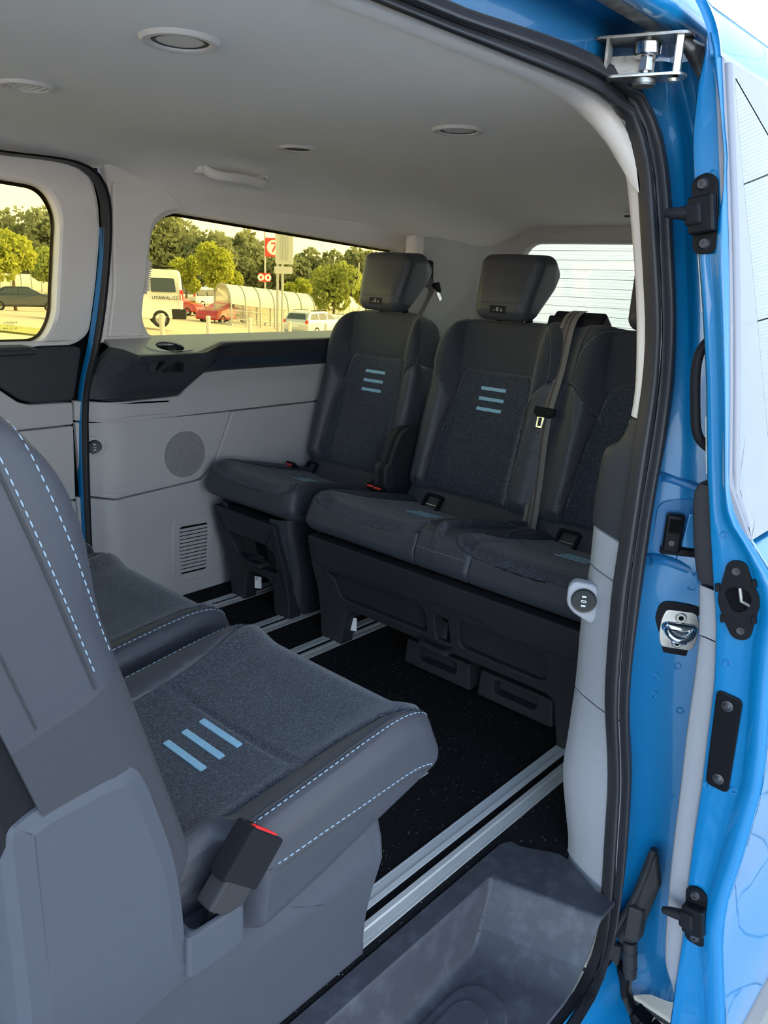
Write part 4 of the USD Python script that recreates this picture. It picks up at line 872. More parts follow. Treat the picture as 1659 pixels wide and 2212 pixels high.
# belt parked on the far rear pillar
bp = thing('seat_belt', 'belt with a chrome tongue parked on the pale pillar behind the single seat headrest', 'seat belt', (2.46, 2.1, 1.07))
obj('pillar_guide', rb(2.425, 2.485, 2.065, 2.125, 1.115, 1.262, .016), 'trim_light', bp)
obj('buckle_holder', hull([(2.44, 2.058, 1.155), (2.50, 2.05, 1.155), (2.445, 2.055, 1.10), (2.505, 2.05, 1.075)], .014), 'satin_black', bp)
obj('strap', sweep_strip(spline(np.array([(2.44, 2.05, 1.15), (2.43, 2.04, 1.12), (2.47, 2.03, 1.09), (2.50, 2.035, 1.06), (2.46, 2.06, .95), (2.46, 2.09, .8)]), 24), np.array([unit((.5, -.3, .4))] * 24), .035, .002), 'belt', bp)
obj('tongue', hull([(2.50, 2.025, 1.075), (2.53, 2.02, 1.055), (2.52, 2.02, 1.08)], .008), 'satin_black', bp)
obj('tongue_blade', rb_at((2.53, 2.02, 1.035), unit((.6, 0, -.8)), Y, unit((.8, 0, .6)), .04, .004, .018, .001), 'chrome', bp)
# ================================================================ outside of the van at the doorway
gz = np.array([-.5, -.2, 0, .2, .4, .6, 1.05, 1.25, 1.34, 1.42]); gy = np.array([.445, .455, .475, .495, .515, .53, .545, .58, .615, .66])
body = empty_struct('wall_right', 'blue painted doorway pillar and body side')
zs = np.r_[np.linspace(-.26, 1.36, 48), 1.40, 1.44]
yC = lambda z: np.interp(z, [-.45, -.02, .22, .58, .822, 1.047, 1.325, 1.45], [.385, .405, .411, .448, .479, .513, .564, .61])
rows = []
for z in zs:
    g = np.interp(z, gz, gy); c = yC(z)
    st = .010 * ss(1.235, 1.245, z) - .012 * ss(.668, .650, z) * ss(.60, .64, z)
    rec = .0
    a = np.array([1.235 + .03 * ss(.45, .8, z), g + .01, z]); b = np.array([1.275 + .02 * ss(.45, .8, z), g - .022, z]); d2 = np.array([1.303, (g - .022) * .45 + c * .55, z]); e = np.array([1.315 + st, c, z]); f = np.array([1.325, c - .03, z]); h = np.array([1.35, c - .045, z])
    rows.append(np.vstack([spline(np.array([a, b, d2, e, f, h]), 22), [[1.6, c - .05, z], [2.3, c - .045, z], [3.05, c - .02, z]]]))
P = np.array(rows)
struct('rear_door_pillar', shell(P, (.0, .012, 0)), 'paint', body, smooth=True)
struct('body_sill', shell(np.array([[(x, y, z) for y, z in ((.455, -.155), (.435, -.185), (.428, -.22), (.40, -.25), (.365, -.28), (.36, -.36), (.40, -.45), (.50, -.48))] for x in np.r_[np.linspace(-1.3, .9, 6), np.linspace(.95, 1.24, 10)]]), (0, .004, -.012)), 'paint', body, smooth=50)
for z0, w in ((.640, .009), (.785, .008)):
    pth = [(1.262, np.interp(z0, gz, gy) - .018, z0 + .010), (1.290, yC(z0) + .045, z0 + .008), (1.304, yC(z0) + .022, z0 + .002), (1.315, yC(z0) - .008, z0 - .006)]
    struct('sealed_seam', tube(spline(np.array(pth), 24), w, 8, up=(0, 0, 1)), 'sealant', body, smooth=True)
def on_jamb(y, z):
    """a point on the painted pillar with its outward normal, at height z and share y across it"""
    i = int(np.argmin(np.abs(zs - z))); r = P[i, :20]; k = y * 19; a = int(k); p = r[a] + (r[min(a + 1, 19)] - r[a]) * (k - a); p = p.copy(); p[2] = z
    t = unit(r[min(a + 1, 19)] - r[max(a - 1, 0)]); n = np.array([t[1], -t[0], 0]); n = n if n[0] < 0 else -n
    return p, n, t
for q, z in ((.62, .455), (.40, .43), (.39, .395), (.66, .37), (.70, .605), (.68, .565), (.55, .655)):
    p, n, tt = on_jamb(q, z)
    struct('spot_weld', place(trimesh.creation.torus(.0055, .0012, major_sections=16, minor_sections=6), p + n * .0005, tt, np.cross(n, tt), n), 'paint', body, smooth=True)
# roof edge above the doorway with the sliding door's track
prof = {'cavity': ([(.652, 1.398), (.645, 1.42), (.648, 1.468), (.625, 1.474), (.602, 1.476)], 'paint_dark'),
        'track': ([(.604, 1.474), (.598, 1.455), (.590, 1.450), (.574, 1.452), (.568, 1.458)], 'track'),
        'edge': ([(.572, 1.462), (.568, 1.452), (.556, 1.449), (.542, 1.455), (.536, 1.468), (.545, 1.50), (.60, 1.53), (.75, 1.56)], 'paint')}
def bend(x): return -.010 * ss(.6, 1.3, x), .0
roof = empty_struct('trim_7', 'roof edge over the side doorway')
for nm, (pr, m) in prof.items():
    G = np.array([[(x, y + .018 * ss(1.1, 1.45, x), z + .006 * ss(1.1, 1.45, x)) for y, z in pr] for x in np.r_[np.linspace(-1.3, 1.0, 10), np.linspace(1.05, 1.42, 14)]])
    struct({'cavity': 'track_recess', 'track': 'door_track', 'edge': 'roof_edge'}[nm], shell(G, (0, .0, .006)), m, roof, smooth=50)
G = np.array([[(x, y, 1.56 + .03 * math.sin((y - .75) / 1.3 * math.pi)) for y in np.linspace(.75, 2.1, 10)] for x in np.linspace(-1.3, 3.05, 12)])
struct('roof_skin', shell(G, (0, 0, -.01)), 'paint', roof, smooth=True)
# door-limit roller of the track
rl = thing('door_roller', 'steel roller bracket of the sliding door in the roof track over the doorway corner', 'bracket', (1.18, .585, 1.40))
o = np.array([1.175, .585, 1.41]); u, v, w = unit([.35, -.94, 0]), unit([.94, .35, 0]), Z
tp_ = plate(rnd([(-.075, -.022), (.052, -.028), (.062, -.01), (.058, .022), (-.02, .030), (-.075, .02)], .01), 0, .004, .001)
obj('top_arm', place(tp_, o + Z * .026, u, v, w), 'track', rl)
obj('lower_arm', place(plate(rnd([(-.052, -.022), (.048, -.026), (.060, -.008), (.05, .020), (-.052, .020)], .010), 0, .004, .001), o - Z * .024, u, v, w), 'zinc', rl)
obj('bracket_plate', place(box(-.056, -.052, -.022, .022, -.022, .030), o, u, v, w), 'track', rl)
obj('back_plate', place(box(-.052, .01, .016, .020, -.022, .012), o, u, v, w), 'track', rl)
obj('end_post', place(rb(.038, .049, -.022, -.008, -.024, .03, .002), o, u, v, w), 'zinc', rl)
obj('roller', lathe([(0, -.002), (.017, -.002), (.019, 0), (.019, .014), (.017, .016), (0, .016)], o + Z * .006 - v * .006, Z, 24), 'chrome', rl)
obj('roller_cap', lathe([(0, 0), (.016, 0), (.016, .003), (.012, .006), (0, .007)], o + Z * .028 - v * .006, Z, 20), 'zinc', rl)
obj('nut', lathe([(0, -.001), (.0095, -.001), (.0095, .007), (0, .007)], o - Z * .004 - v * .006, Z, 6), 'steel', rl, smooth=False)
obj('nut', lathe([(0, -.001), (.0105, -.001), (.0105, .008), (0, .008)], o - Z * .013 - v * .006, Z, 6), 'steel', rl, smooth=False)
obj('pin', cyl(o - Z * .026 - v * .006, o + Z * .03 - v * .006, .006, n=14), 'steel', rl)
obj('pin_head', lathe([(0, 0), (.015, 0), (.017, .003), (.016, .009), (0, .010)], o - Z * .034 - v * .006, Z, 20), 'zinc', rl)
obj('rivet', lathe([(0, 0), (.007, 0), (.008, .004), (0, .006)], o - Z * .030 + u * .040 - v * .008, Z, 14), 'zinc', rl)
obj('arm_link', hull([o + u * .06 + Z * .012, o + u * .085 + v * .03 + Z * .01, o + u * .09 + v * .05 - Z * .03, o + u * .05 + Z * .02], .008), 'track', rl)
sw = thing('door_contact_plug', 'small white plug hanging in the dark blue roof track recess', 'plug', (1.20, .685, 1.46))
obj('plug_body', cyl((1.19, .675, 1.476), (1.19, .675, 1.458), .012, .010, 16, .002), 'white', sw)
obj('plug_stem', cyl((1.19, .675, 1.46), (1.19, .675, 1.43), .005, n=12), 'satin_black', sw)
obj('plug_tip', rb(1.180, 1.20, .665, .682, 1.405, 1.432, .003), 'white', sw)
# striker on the pillar
p, n, tt = on_jamb(.60, .525)
sk = thing('door_striker', 'chromed door striker plate in a black frame on the blue pillar', 'latch', p)
v2 = Z; u2 = tt
obj('gasket', place(plate(rnd([(-.042, -.048), (.038, -.050), (.045, 0), (.038, .048), (-.038, .050), (-.046, 0)], .018), 0, .004, .002), p, u2, v2, np.cross(u2, v2)) if np.dot(np.cross(u2, v2), n) > 0 else place(plate(rnd([(-.042, -.048), (.038, -.050), (.045, 0), (.038, .048), (-.038, .050), (-.046, 0)], .018), 0, .004, .002), p, -u2, v2, n), 'satin_black', sk)
uu = u2 if np.dot(np.cross(u2, v2), n) > 0 else -u2
SK = lambda m: place(m, p, uu, v2, n)
obj('plate', SK(plate(rnd([(-.026, -.036), (.026, -.036), (.032, -.015), (.032, .015), (.024, .036), (-.026, .036), (-.032, .015), (-.032, -.015)], .008), .002, .0075, .0015)), 'zinc', sk)
for s in (-1, 1):
    q = obj('screw', SK(lathe([(0, 0), (.0095, 0), (.0095, .0015), (.008, .003), (.0045, .003), (.004, .0015), (0, .0015)], (.0, s * .024, .0075), (0, 0, 1), 18)), 'zinc', sk)
    obj('screw_socket', SK(lathe([(0, 0), (.0042, 0), (.0042, .0005), (0, .0005)], (.0, s * .024, .0095), (0, 0, 1), 6)), 'black_hole', q)
bar = spline(np.array([(-.020, .004, .004), (-.021, .003, .020), (-.014, -.004, .028), (0, -.008, .030), (.014, -.004, .028), (.021, .003, .020), (.020, .004, .004)]), 26)
obj('striker_bar', SK(tube(bar, .0062, 12, up=(0, 1, 0))), 'chrome', sk)
obj('bar_boss', SK(hull([(-.019, .004, .006), (.019, .004, .006)], .0115)), 'chrome', sk)
obj('bar_face', SK(rb(-.013, .013, -.016, -.005, .028, .033, .003)), 'chrome', sk)
# black catch housing with a blue plate in the pillar's recess
ch = thing('door_catch', 'black catch housing with a blue plate in the recess of the doorway pillar', 'latch', (1.34, .52, .71))
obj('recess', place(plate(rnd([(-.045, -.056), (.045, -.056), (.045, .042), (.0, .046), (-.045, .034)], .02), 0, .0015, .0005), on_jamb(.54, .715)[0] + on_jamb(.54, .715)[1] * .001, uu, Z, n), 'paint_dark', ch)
pc = on_jamb(.54, .715)[0]; HC = lambda m: place(m, pc, uu, Z, n)
a_ = 1 if np.dot(uu, [0, -1, 0]) > 0 else -1
obj('housing', HC(rb(*sorted((-a_ * .030, a_ * .0)), -.048, .020, 0, .022, .005)), 'black', ch)
obj('housing_window', HC(rb(*sorted((-a_ * .024, -a_ * .006)), -.012, .012, .0215, .0235, .002)), 'black_hole', ch)
obj('housing_foot', HC(rb(*sorted((-a_ * .032, a_ * .045)), -.054, -.040, 0, .016, .004)), 'black', ch)
obj('blue_plate', HC(plate(rnd([(a_ * .0, -.034), (a_ * .05, -.034), (a_ * .05, .026), (a_ * .004, .026)], .006), .018, .026, .002)), 'paint', ch)
obj('screw', HC(lathe([(0, 0), (.006, 0), (.005, .003), (0, .003)], (-a_ * .016, -.03, .02), (0, 0, 1), 12)), 'screw_dark', ch)
# ---------------------------------------------------------------- sliding door, slid open to the rear
DL = np.array([(1.180, .512, 1.46), (1.180, .505, 1.407), (1.180, .509, 1.376), (1.180, .507, 1.316), (1.180, .503, 1.286), (1.180, .493, 1.240), (1.180, .480, 1.180), (1.180, .469, 1.132), (1.180, .454, 1.068), (1.180, .433, .969), (1.180, .414, .853), (1.180, .391, .742), (1.180, .377, .678), (1.180, .368, .642), (1.180, .359, .596), (1.180, .348, .509), (1.180, .343, .407), (1.180, .339, .326), (1.180, .337, .237), (1.180, .333, .145), (1.180, .326, .052), (1.180, .323, -.048), (1.180, .319, -.150), (1.180, .312, -.36)])
DR = np.array([(1.180, .509, 1.46), (1.180, .497, 1.428), (1.180, .492, 1.414), (1.180, .474, 1.357), (1.180, .459, 1.306), (1.180, .450, 1.268), (1.180, .447, 1.230), (1.180, .449, 1.200), (1.180, .446, 1.144), (1.180, .425, 1.053), (1.180, .404, .955), (1.180, .386, .858), (1.180, .372, .777), (1.180, .342, .745), (1.180, .314, .697), (1.180, .300, .664), (1.180, .297, .643), (1.180, .299, .597), (1.180, .293, .532), (1.180, .282, .435), (1.180, .278, .358), (1.180, .281, .335), (1.180, .286, .254), (1.180, .293, .158), (1.180, .296, .085), (1.180, .283, .008), (1.180, .260, -.102), (1.18, .25, -.36)])
yo_z = np.array([-.40, -.08, .01, .084, .154, .239, .373, .435, .53, .60, .65, .70, .745, .777, .858, .955, 1.053, 1.144, 1.2, 1.27, 1.306, 1.357, 1.414, 1.473])
yo_y = np.array([.225, .230, .248, .262, .264, .256, .249, .253, .263, .268, .272, .285, .325, .352, .374, .392, .413, .433, .437, .440, .448, .462, .480, .508])
pane = lambda z: .374 + (z - .83) * .1825 - .006 * np.sin((z - .83) * 5.5)
def yo(z):
    z = np.asarray(z, float); k = ss(.76, .84, z); return np.interp(z, yo_z, yo_y) * (1 - k) + pane(z) * k + .018 * ss(1.415, 1.46, z)
dr = thing('sliding_door', 'open blue sliding side door seen on its front edge, slid back past the doorway', 'door', (1.7, .33, -.36))
zz = np.linspace(-.30, 1.432, 90)
i_ = lambda T, z, k: np.interp(z, T[::-1, 2], T[::-1, k])
rows = []
for z in zz:
    l, r = i_(DL, z, 1), i_(DR, z, 1); o2 = min(float(yo(z)), r - .002)
    rows.append([(1.26 - .06 * float(ss(1.36, 1.42, z)), l - .016, z), (1.20 - .005 * float(ss(1.38, 1.43, z)), l - .002, z), (1.184, l, z), (1.18, l - .004, z), (1.180, l * .66 + r * .34, z), (1.181, l * .33 + r * .67, z), (1.180, r + .005, z), (1.177, r + .001, z), (1.170, r * .75 + o2 * .25, z), (1.168, r * .4 + o2 * .6, z), (1.171, o2 + .003, z), (1.178, o2, z)])
obj('front_edge', shell(np.array(rows), (.008, 0, 0)), 'paint', dr, smooth=True)
on_outer = lambda m, length=.04: warp(m, lambda v: np.c_[v[:, 0], yo(v[:, 1]) - v[:, 2], v[:, 1]], length)
obj('outer_panel', on_outer(plate([(1.175, -.187), (2.75, -.187), (2.75, .745), (1.175, .745)], -.012, 0, .002), .05), 'paint', dr, smooth=40)
obj('lower_moulding', on_outer(plate(rnd([(1.172, -.30), (2.75, -.30), (2.75, -.190), (1.172, -.190)], .006), -.012, .004, .004), .05), 'moulding', dr, smooth=50)
gl = rnd([(1.215, 1.392), (1.235, 1.24), (1.285, 1.05), (1.340, .875), (1.375, .83), (2.60, .83), (2.60, 1.392)], [.03, .1, .1, .04, .03, .05, .05], 5)
obj('window_frame', on_outer(plate(rnd([(1.176, .752), (1.176, 1.05), (1.178, 1.403), (2.75, 1.403), (2.75, .752)], .004), -.01, .003, .003, [gl])), 'frame_grey', dr, smooth=50, label='grey window frame')
obj('window_ridge', on_outer(tube([(1.186, z, .005) for z in np.linspace(.77, 1.395, 14)], .006, 8, up=(0, 0, 1))), 'frame_grey', dr, smooth=True)
wave = lambda m: warp(m, lambda v: np.c_[v[:, 0], pane(v[:, 1]) - v[:, 2], v[:, 1]], .03)
obj('window_glass', wave(plate(gl, -.008, .0022, 0)), 'glass_door', dr, smooth=30, label='dark reflecting door window')
capP = np.array([[(x, .4775 + t * .0335 - .005 * math.sin(math.pi * t), 1.402 + t * .071 + .004 * ss(1.2, 1.17, x) * t) for t in np.linspace(0, 1, 10)] for x in np.r_[1.172, 1.178, 1.185, np.linspace(1.2, 2.75, 10)]])
obj('upper_cap', shell(capP, (0, .014, 0)), 'paint', dr, smooth=True)
rows = [((1.262, .430, .80), (1.235, .438, .82)), ]
GLd = np.array([(1.205, .428, .815), (1.200, .433, .802), (1.200, .429, .763), (1.200, .416, .697), (1.203, .406, .662)])
GLg = np.array([(1.203, .403, .656), (1.200, .399, .640), (1.200, .392, .592), (1.200, .390, .577)])
GLh = np.array([(1.202, .389, .574), (1.200, .387, .54), (1.200, .385, .507), (1.200, .383, .401), (1.200, .377, .296), (1.200, .374, .204), (1.200, .367, .086), (1.200, .356, -.035), (1.200, .348, -.069), (1.203, .331, -.101)])
def doortrim(name, T, m):
    T = resample(spline_lin(T), n=max(8, int(len(T) * 5)))
    rows = []
    for x, y, z in T:
        r = i_(DL, z, 1) + .001; rows.append([(x - .012, r, z), (x - .008, r * .5 + y * .5, z), (x - .006, y - .006, z), (x, y - .001, z), (x + .012, y, z), (x + .30, y - .01, z)])
    obj(name, shell(np.array(rows), (0, -.003, 0)), m, dr, smooth=60)
doortrim('inner_trim', GLd, 'trim_dark'); doortrim('inner_trim', GLg, 'trim_pale'); doortrim('inner_trim', GLh, 'trim_pale')
obj('pull_grip', tube(spline(np.array([(1.215, .440, 1.040), (1.20, .454, 1.015), (1.198, .455, .97), (1.198, .447, .92), (1.200, .437, .885), (1.215, .422, .868)]), 24), .0075, 10, up=(1, 0, 0)), 'satin_black', dr)
for z0, z1 in ((1.07, 1.16), (.835, .92)): obj('inner_trim_pale', tube(np.array([(1.192, i_(DL, z, 1) + .001, z) for z in np.linspace(z0, z1, 8)]), .0035, 8, up=(1, 0, 0)), 'trim_light', dr)
# fittings screwed to the door's front edge
def face(y, z, T=None):
    return np.array([1.1795, y, z])
DFu, DFv, DFn = -Y, Z, -X                                   # to the right in the picture, up, out of the edge
def DF(m, o, rot=0.): c, s = math.cos(rot), math.sin(rot); return place(m, o, DFu * c + DFv * s, DFv * c - DFu * s, DFn)
def pin_bracket(label, o, rot, z_scale=1.0):
    t = thing('guide_pin_bracket', label, 'bracket', o)
    obj('base_plate', DF(plate(rnd([(-.018, -.052), (.012, -.056), (.020, -.04), (.020, .045), (.006, .056), (-.016, .050)], .011), 0, .005, .0015), o, rot), 'black', t)
    obj('block', DF(rb(-.017, .019, -.027, .024, .003, .022, .004), o, rot), 'black', t)
    obj('collar', DF(rb(-.020, .004, -.015, .015, .010, .028, .005), o, rot), 'satin_black', t)
    q0 = o + DFn * .018 + Y * .016; q1 = q0 + unit([-.35, .93, 0]) * .034
    obj('guide_pin', lathe([(0, -.006), (.0098, -.006), (.0095, .006), (.0078, .022), (.0055, .032), (0, .034)], q0, q1 - q0, 18), 'satin_black', t)
    for s in (-1, 1):
        c = o + (DFv * math.cos(rot) - DFu * math.sin(rot)) * s * .040
        q = obj('screw', DF(lathe([(0, .004), (.0085, .004), (.0085, .006), (.006, .010), (.003, .010), (.003, .008), (0, .008)], (0, 0, 0), (0, 0, 1), 18), c, rot), 'screw_dark', t)
    return t
pin_bracket('black guide pin bracket high on the open sliding door edge', face(.470, 1.203), .19)
pin_bracket('black guide pin bracket low on the open sliding door edge', face(.309, .090), .15)
o = face(.334, .656)
lk = thing('door_lock_plate', 'black diamond-shaped lock plate with a dark opening on the open door edge', 'lock', o)
shape = rnd([(-.012, .062), (.014, .062), (.022, .03), (.034, .004), (.024, -.03), (.016, -.060), (-.008, -.062), (-.022, -.03), (-.030, .0), (-.024, .02)], .012)
slot = rnd([(-.020, .012), (-.006, .022), (.016, .018), (.022, .002), (.010, -.016), (-.008, -.018)], .009)
obj('plate', DF(plate(shape, 0, .004, .0012, [slot]), o, .19), 'satin_black', lk)
obj('opening', DF(plate(slot, -.0005, .0008, 0), o, .19), 'black_hole', lk)
obj('latch_claw', DF(tube([(.004, .020, .002), (.006, .0, .003), (.018, -.006, .003)], .003, 8, up=(0, 0, 1)), o, .19), 'track', lk)
for c in ((.0, .046), (.004, -.046)): obj('screw', DF(lathe([(0, .003), (.007, .003), (.006, .006), (.003, .006), (0, .005)], (*c, 0), (0, 0, 1), 16), o, .19), 'screw_dark', lk)
for c in ((-.028, .018), (.026, .030), (-.022, -.030), (.024, -.026)): obj('clip', DF(rb(c[0] - .003, c[0] + .003, c[1] - .006, c[1] + .006, 0, .007, .001), o, .19), 'satin_black', lk)
o = face(.320, .422)
cv = thing('cover_plate', 'long black cover plate with two screws on the lower open door edge', 'cover', o)
obj('plate', DF(plate(rnd([(-.016, -.082), (.020, -.086), (.024, .078), (-.016, .084)], .010), 0, .004, .0015), o, .05), 'black', cv)
for z in (-.066, .062): obj('screw', DF(lathe([(0, .003), (.009, .003), (.009, .005), (.0065, .006), (.006, .0055), (.003, .008), (0, .008)], (.003, z, 0), (0, 0, 1), 18), o, .05), 'screw_dark', cv)
for z, y in ((.552, .333), (1.256, .468), (.75, .37), (.345, .29), (.335, .33)):
    obj('spot_weld', DF(trimesh.creation.torus(.005, .0011, major_sections=16, minor_sections=6), face(y, z)), 'paint', dr, smooth=True)
# rubber boot and cable chain low in the gap
cg = thing('cable_guide', 'black plastic cable guide low between blue pillar and open door', 'cable guide', (1.25, .42, -.05))
obj('boot', hull([(1.27, .425, .085), (1.262, .41, .04), (1.25, .425, -.01), (1.245, .45, -.10), (1.25, .435, -.12)], .010), 'rubber_flat', cg)
obj('boot_fin', sweep(spline(np.array([(1.27, .425, .10), (1.255, .430, .04), (1.245, .445, -.03), (1.238, .463, -.10), (1.238, .466, -.145)]), 24), circ(.007, 8, .012), (1, 0, 0)), 'rubber_flat', cg)
obj('housing', rb_at((1.245, .428, -.050), unit((.3, -.95, 0)), X, Z, .028, .03, .075, .006), 'rubber_flat', cg)
obj('sleeve', lathe([(0, -.04), (.013, -.04), (.014, -.02), (.0125, -.018), (.014, -.014), (.014, .012), (.0125, .014), (.014, .018), (.013, .035), (0, .035)], (1.243, .428, -.135), (.05, .15, 1), 20), 'rubber_flat', cg)
obj('clip_plate', rb_at((1.238, .456, -.150), unit((.3, -.95, 0)), X, Z, .022, .012, .060, .003), 'rubber_flat', cg)
obj('bolt', lathe([(0, 0), (.006, 0), (.006, .006), (.003, .0065), (.003, .022), (0, .022)], (1.225, .470, -.160), (-.35, .9, .15), 6), 'zinc', cg, smooth=False)
pth = spline(np.array([(1.245, .432, -.165), (1.245, .435, -.20), (1.245, .430, -.225), (1.24, .412, -.248), (1.24, .385, -.262), (1.24, .33, -.275), (1.25, .25, -.28)]), 40)
obj('cable_hose', tube(pth, .0175, 12, up=(1, 0, 0)), 'black', cg)
for k in range(18, 40, 3):
    d_ = pth[min(k + 1, 39)] - pth[k - 1]; u3, v3, w3_ = axes(d_, X)
    q = obj('chain_link', place(rb(-.022, .022, -.018, .018, -.009, .009, .004), pth[k], u3, v3, w3_), 'black', cg)
    obj('link_pin', place(cyl((0, -.021, 0), (0, .021, 0), .006, n=10), pth[k], u3, v3, w3_), 'satin_black', q)
# USB sockets: one on the doorway pillar trim, one in the far wall
def usb(label, o, n, up, base, s=1.0):
    n = unit(n); u_ = unit(np.cross(up, n)); v_ = np.cross(n, u_)
    t = thing('usb_socket', label, 'socket', o)
    obj('housing', place(plate(base, -.012 * s, .010 * s, .005 * s, steps=3), o, u_, v_, n), 'trim_pale' if s >= 1 else 'trim_grey', t)
    obj('face', place(lathe([(0, .006 * s), (.0215 * s, .006 * s), (.0225 * s, .009 * s), (.0225 * s, .014 * s), (.021 * s, .0165 * s), (.019 * s, .016 * s), (0, .016 * s)], (0, 0, 0), (0, 0, 1), 32), o, u_, v_, n), 'screen_ring', t)
    for y in (-.0085, .0085): obj('usb_slot', place(rb(-.004 * s, .004 * s, (y - .0017) * s, (y + .0017) * s, .0155 * s, .0166 * s, .0005), o, u_, v_, n), 'icon', t)
    obj('icon', place(plate(rnd([(-.0045, -.002), (.0045, -.002), (.0045, .002), (-.0045, .002)], .001), .0160, .0166, 0, [rnd([(-.003, -.0011), (.003, -.0011), (.003, .0011), (-.003, .0011)], .0005)]), o, u_ * s, v_ * s, n), 'icon', t)
usb('round black USB socket on the pale pillar trim of the doorway', np.array([1.232, .608, .557]), (-.80, -.42, .06), Z, rnd([(-.030, .020), (-.020, .034), (.022, .030), (.026, -.032), (.018, -.044), (-.018, -.026), (-.030, -.010)], .012))
usb('round black USB socket in the grey panel by the closed far door', np.array([1.160, 2.243, .565]), (-.25, -.95, 0), Z, rnd([(-.032, .034), (.022, .032), (.036, .012), (.036, -.012), (.022, -.032), (-.032, -.034)], .012), .97)
# ---------------------------------------------------------------- ceiling fittings
def ceiling_ring(name, label, cat_, x, y, r, kind):
    z = zc(y, x); t = thing(name, label, cat_, (x, y, z))
    n = np.array([0, 0, -1.]); o = np.array([x, y, z - .001])
    pr = [(r * .70, .0), (r * .72, .003), (r * .80, .0055), (r * .93, .005), (r, .0), (r, -.004), (r * .7, -.004), (r * .70, .0)]
    ring = trimesh.creation.revolve(np.array(pr[::-1]), sections=40)
    obj('ring', place(ring, o, X, -Y, n), 'ring', t)
    if kind == 'closed':
        obj('bezel', place(lathe([(r * .60, -.003), (r * .71, -.003), (r * .71, .001), (r * .60, .0025), (r * .60, -.003)], (0, 0, 0), (0, 0, 1), 40), o, X, -Y, n), 'trim_dark', t)
        obj('shutter', place(lathe([(0, .001), (r * .5, .0018), (r * .62, .0005), (r * .62, -.003), (0, -.003)], (0, 0, 0), (0, 0, 1), 40), o, X, -Y, n), 'ring', t)
    elif kind == 'slats':
        obj('recess', place(lathe([(0, -.0035), (r * .71, -.0035), (r * .71, -.002), (0, -.002)], (0, 0, 0), (0, 0, 1), 40), o, X, -Y, n), 'black_hole', t)
        for k in (-2, -1, 0, 1, 2):
            w = math.sqrt(max((r * .69) ** 2 - (k * r * .26) ** 2, 1e-6)); obj('slat', place(rb_at((k * r * .26, 0, .0005), unit((.5, 0, .85)), Y, unit((-.85, 0, .5)), .006, 2 * w, .0015, .0005), o, X, -Y, n), 'trim_light', t)
    else:
        obj('grille', place(lathe([(0, -.001), (r * .5, -.0005), (r * .71, 0), (r * .71, -.003), (0, -.003)], (0, 0, 0), (0, 0, 1), 40), o, X, -Y, n), 'satin_black', t)
ceiling_ring('ceiling_vent', 'large round closed air vent in the ceiling, nearest of the four', 'vent', .731, 1.083, .058, 'closed')
ceiling_ring('ceiling_vent', 'round slatted air vent in the ceiling over the closed far door', 'vent', .738, 1.592, .050, 'slats')
ceiling_ring('ceiling_vent', 'round closed air vent in the ceiling over the double bench', 'vent', 1.482, 1.157, .058, 'closed')
ceiling_ring('ceiling_vent', 'small round black-grilled air vent in the ceiling, in front of the grab handle', 'vent', 1.492, 1.692, .056, 'mesh')
gh = thing('grab_handle', 'pale curved grab handle on the ceiling edge above the far side window', 'handle', (1.545, 2.0, 1.385))
hy = lambda x, d: 2.015 - d
zt_ = lambda x, y: zc(y, x)
hp = spline(np.array([(1.412, 2.012, 1.385), (1.424, 1.985, 1.360), (1.450, 1.965, 1.352), (1.520, 1.958, 1.352), (1.590, 1.965, 1.348), (1.618, 1.985, 1.350), (1.632, 2.012, 1.370)]), 40)
obj('grip', sweep(hp, circ(.0095, 12, .014), (0, .5, -.8)), 'trim_light', gh, smooth=True)
for x in (1.416, 1.628): obj('foot', rb(x - .022, x + .022, 1.990, 2.03, 1.355, 1.40, .012, 2), 'trim_light', gh)
# ================================================================ outside: hall, paving, car park
FH = np.array([math.cos(YAW), math.sin(YAW)]); RH = np.array([math.sin(YAW), -math.cos(YAW)])
def gh_(x, y):
    d = x * FH[0] + y * FH[1]; s = x * RH[0] + y * RH[1]
    far = -.388 - .050 * np.clip(d, 0, 62) - .066 * np.clip(s, -16, 12)
    k = ss(6, 16, d) * ss(3.0, 7.0, y); return -.55 * (1 - k) + far * k
M['paving'] = mat('pale_paving', (.50, .47, .42), .85, bump=(60, .002), var=(3, (.4, .7), (.42, .40, .37)))
M['asphalt'] = mat('sunlit_asphalt', (.42, .36, .28), .9, bump=(20, .004), var=(.15, (.42, .62), (.50, .43, .33)))
M['grass'] = mat('grass_verge', (.26, .29, .07), .9, var=(3, (.4, .7), (.36, .36, .10)))
M['leaf_a'] = mat_leaf('leaf_sunlit', (.66, .72, .13)); M['leaf_b'] = mat_leaf('leaf_forest', (.44, .49, .27)); M['leaf_c'] = mat_leaf('leaf_dark', (.52, .60, .17))
M['bark'] = mat('bark', (.12, .09, .06), .9)
M['facade'] = mat('white_facade', (.86, .87, .86), .35, spec=.5)
M['joint'] = mat('facade_joint', (.05, .05, .05), .8)
M['car_white'] = mat('car_white', (.75, .75, .73), .3, coat=1.0); M['car_silver'] = mat('car_silver', (.55, .56, .57), .3, .5, coat=1.0)
M['car_red'] = mat('car_red', (.42, .02, .025), .3, coat=1.0); M['car_dark'] = mat('car_dark', (.012, .016, .022), .25, coat=1.0)
M['car_glass'] = mat('car_glass', (.035, .045, .05), .08, spec=.8); M['tyre'] = mat('tyre', (.012, .012, .013), .8); M['wheel'] = mat('wheel', (.40, .40, .41), .35, .8)
M['lamp_red'] = mat('tail_lamp', (.55, .012, .012), .2, coat=1.0); M['sign_red'] = mat('sign_red', (.72, .05, .03), .5); M['sign_white'] = mat('sign_white', (.85, .83, .78), .5)
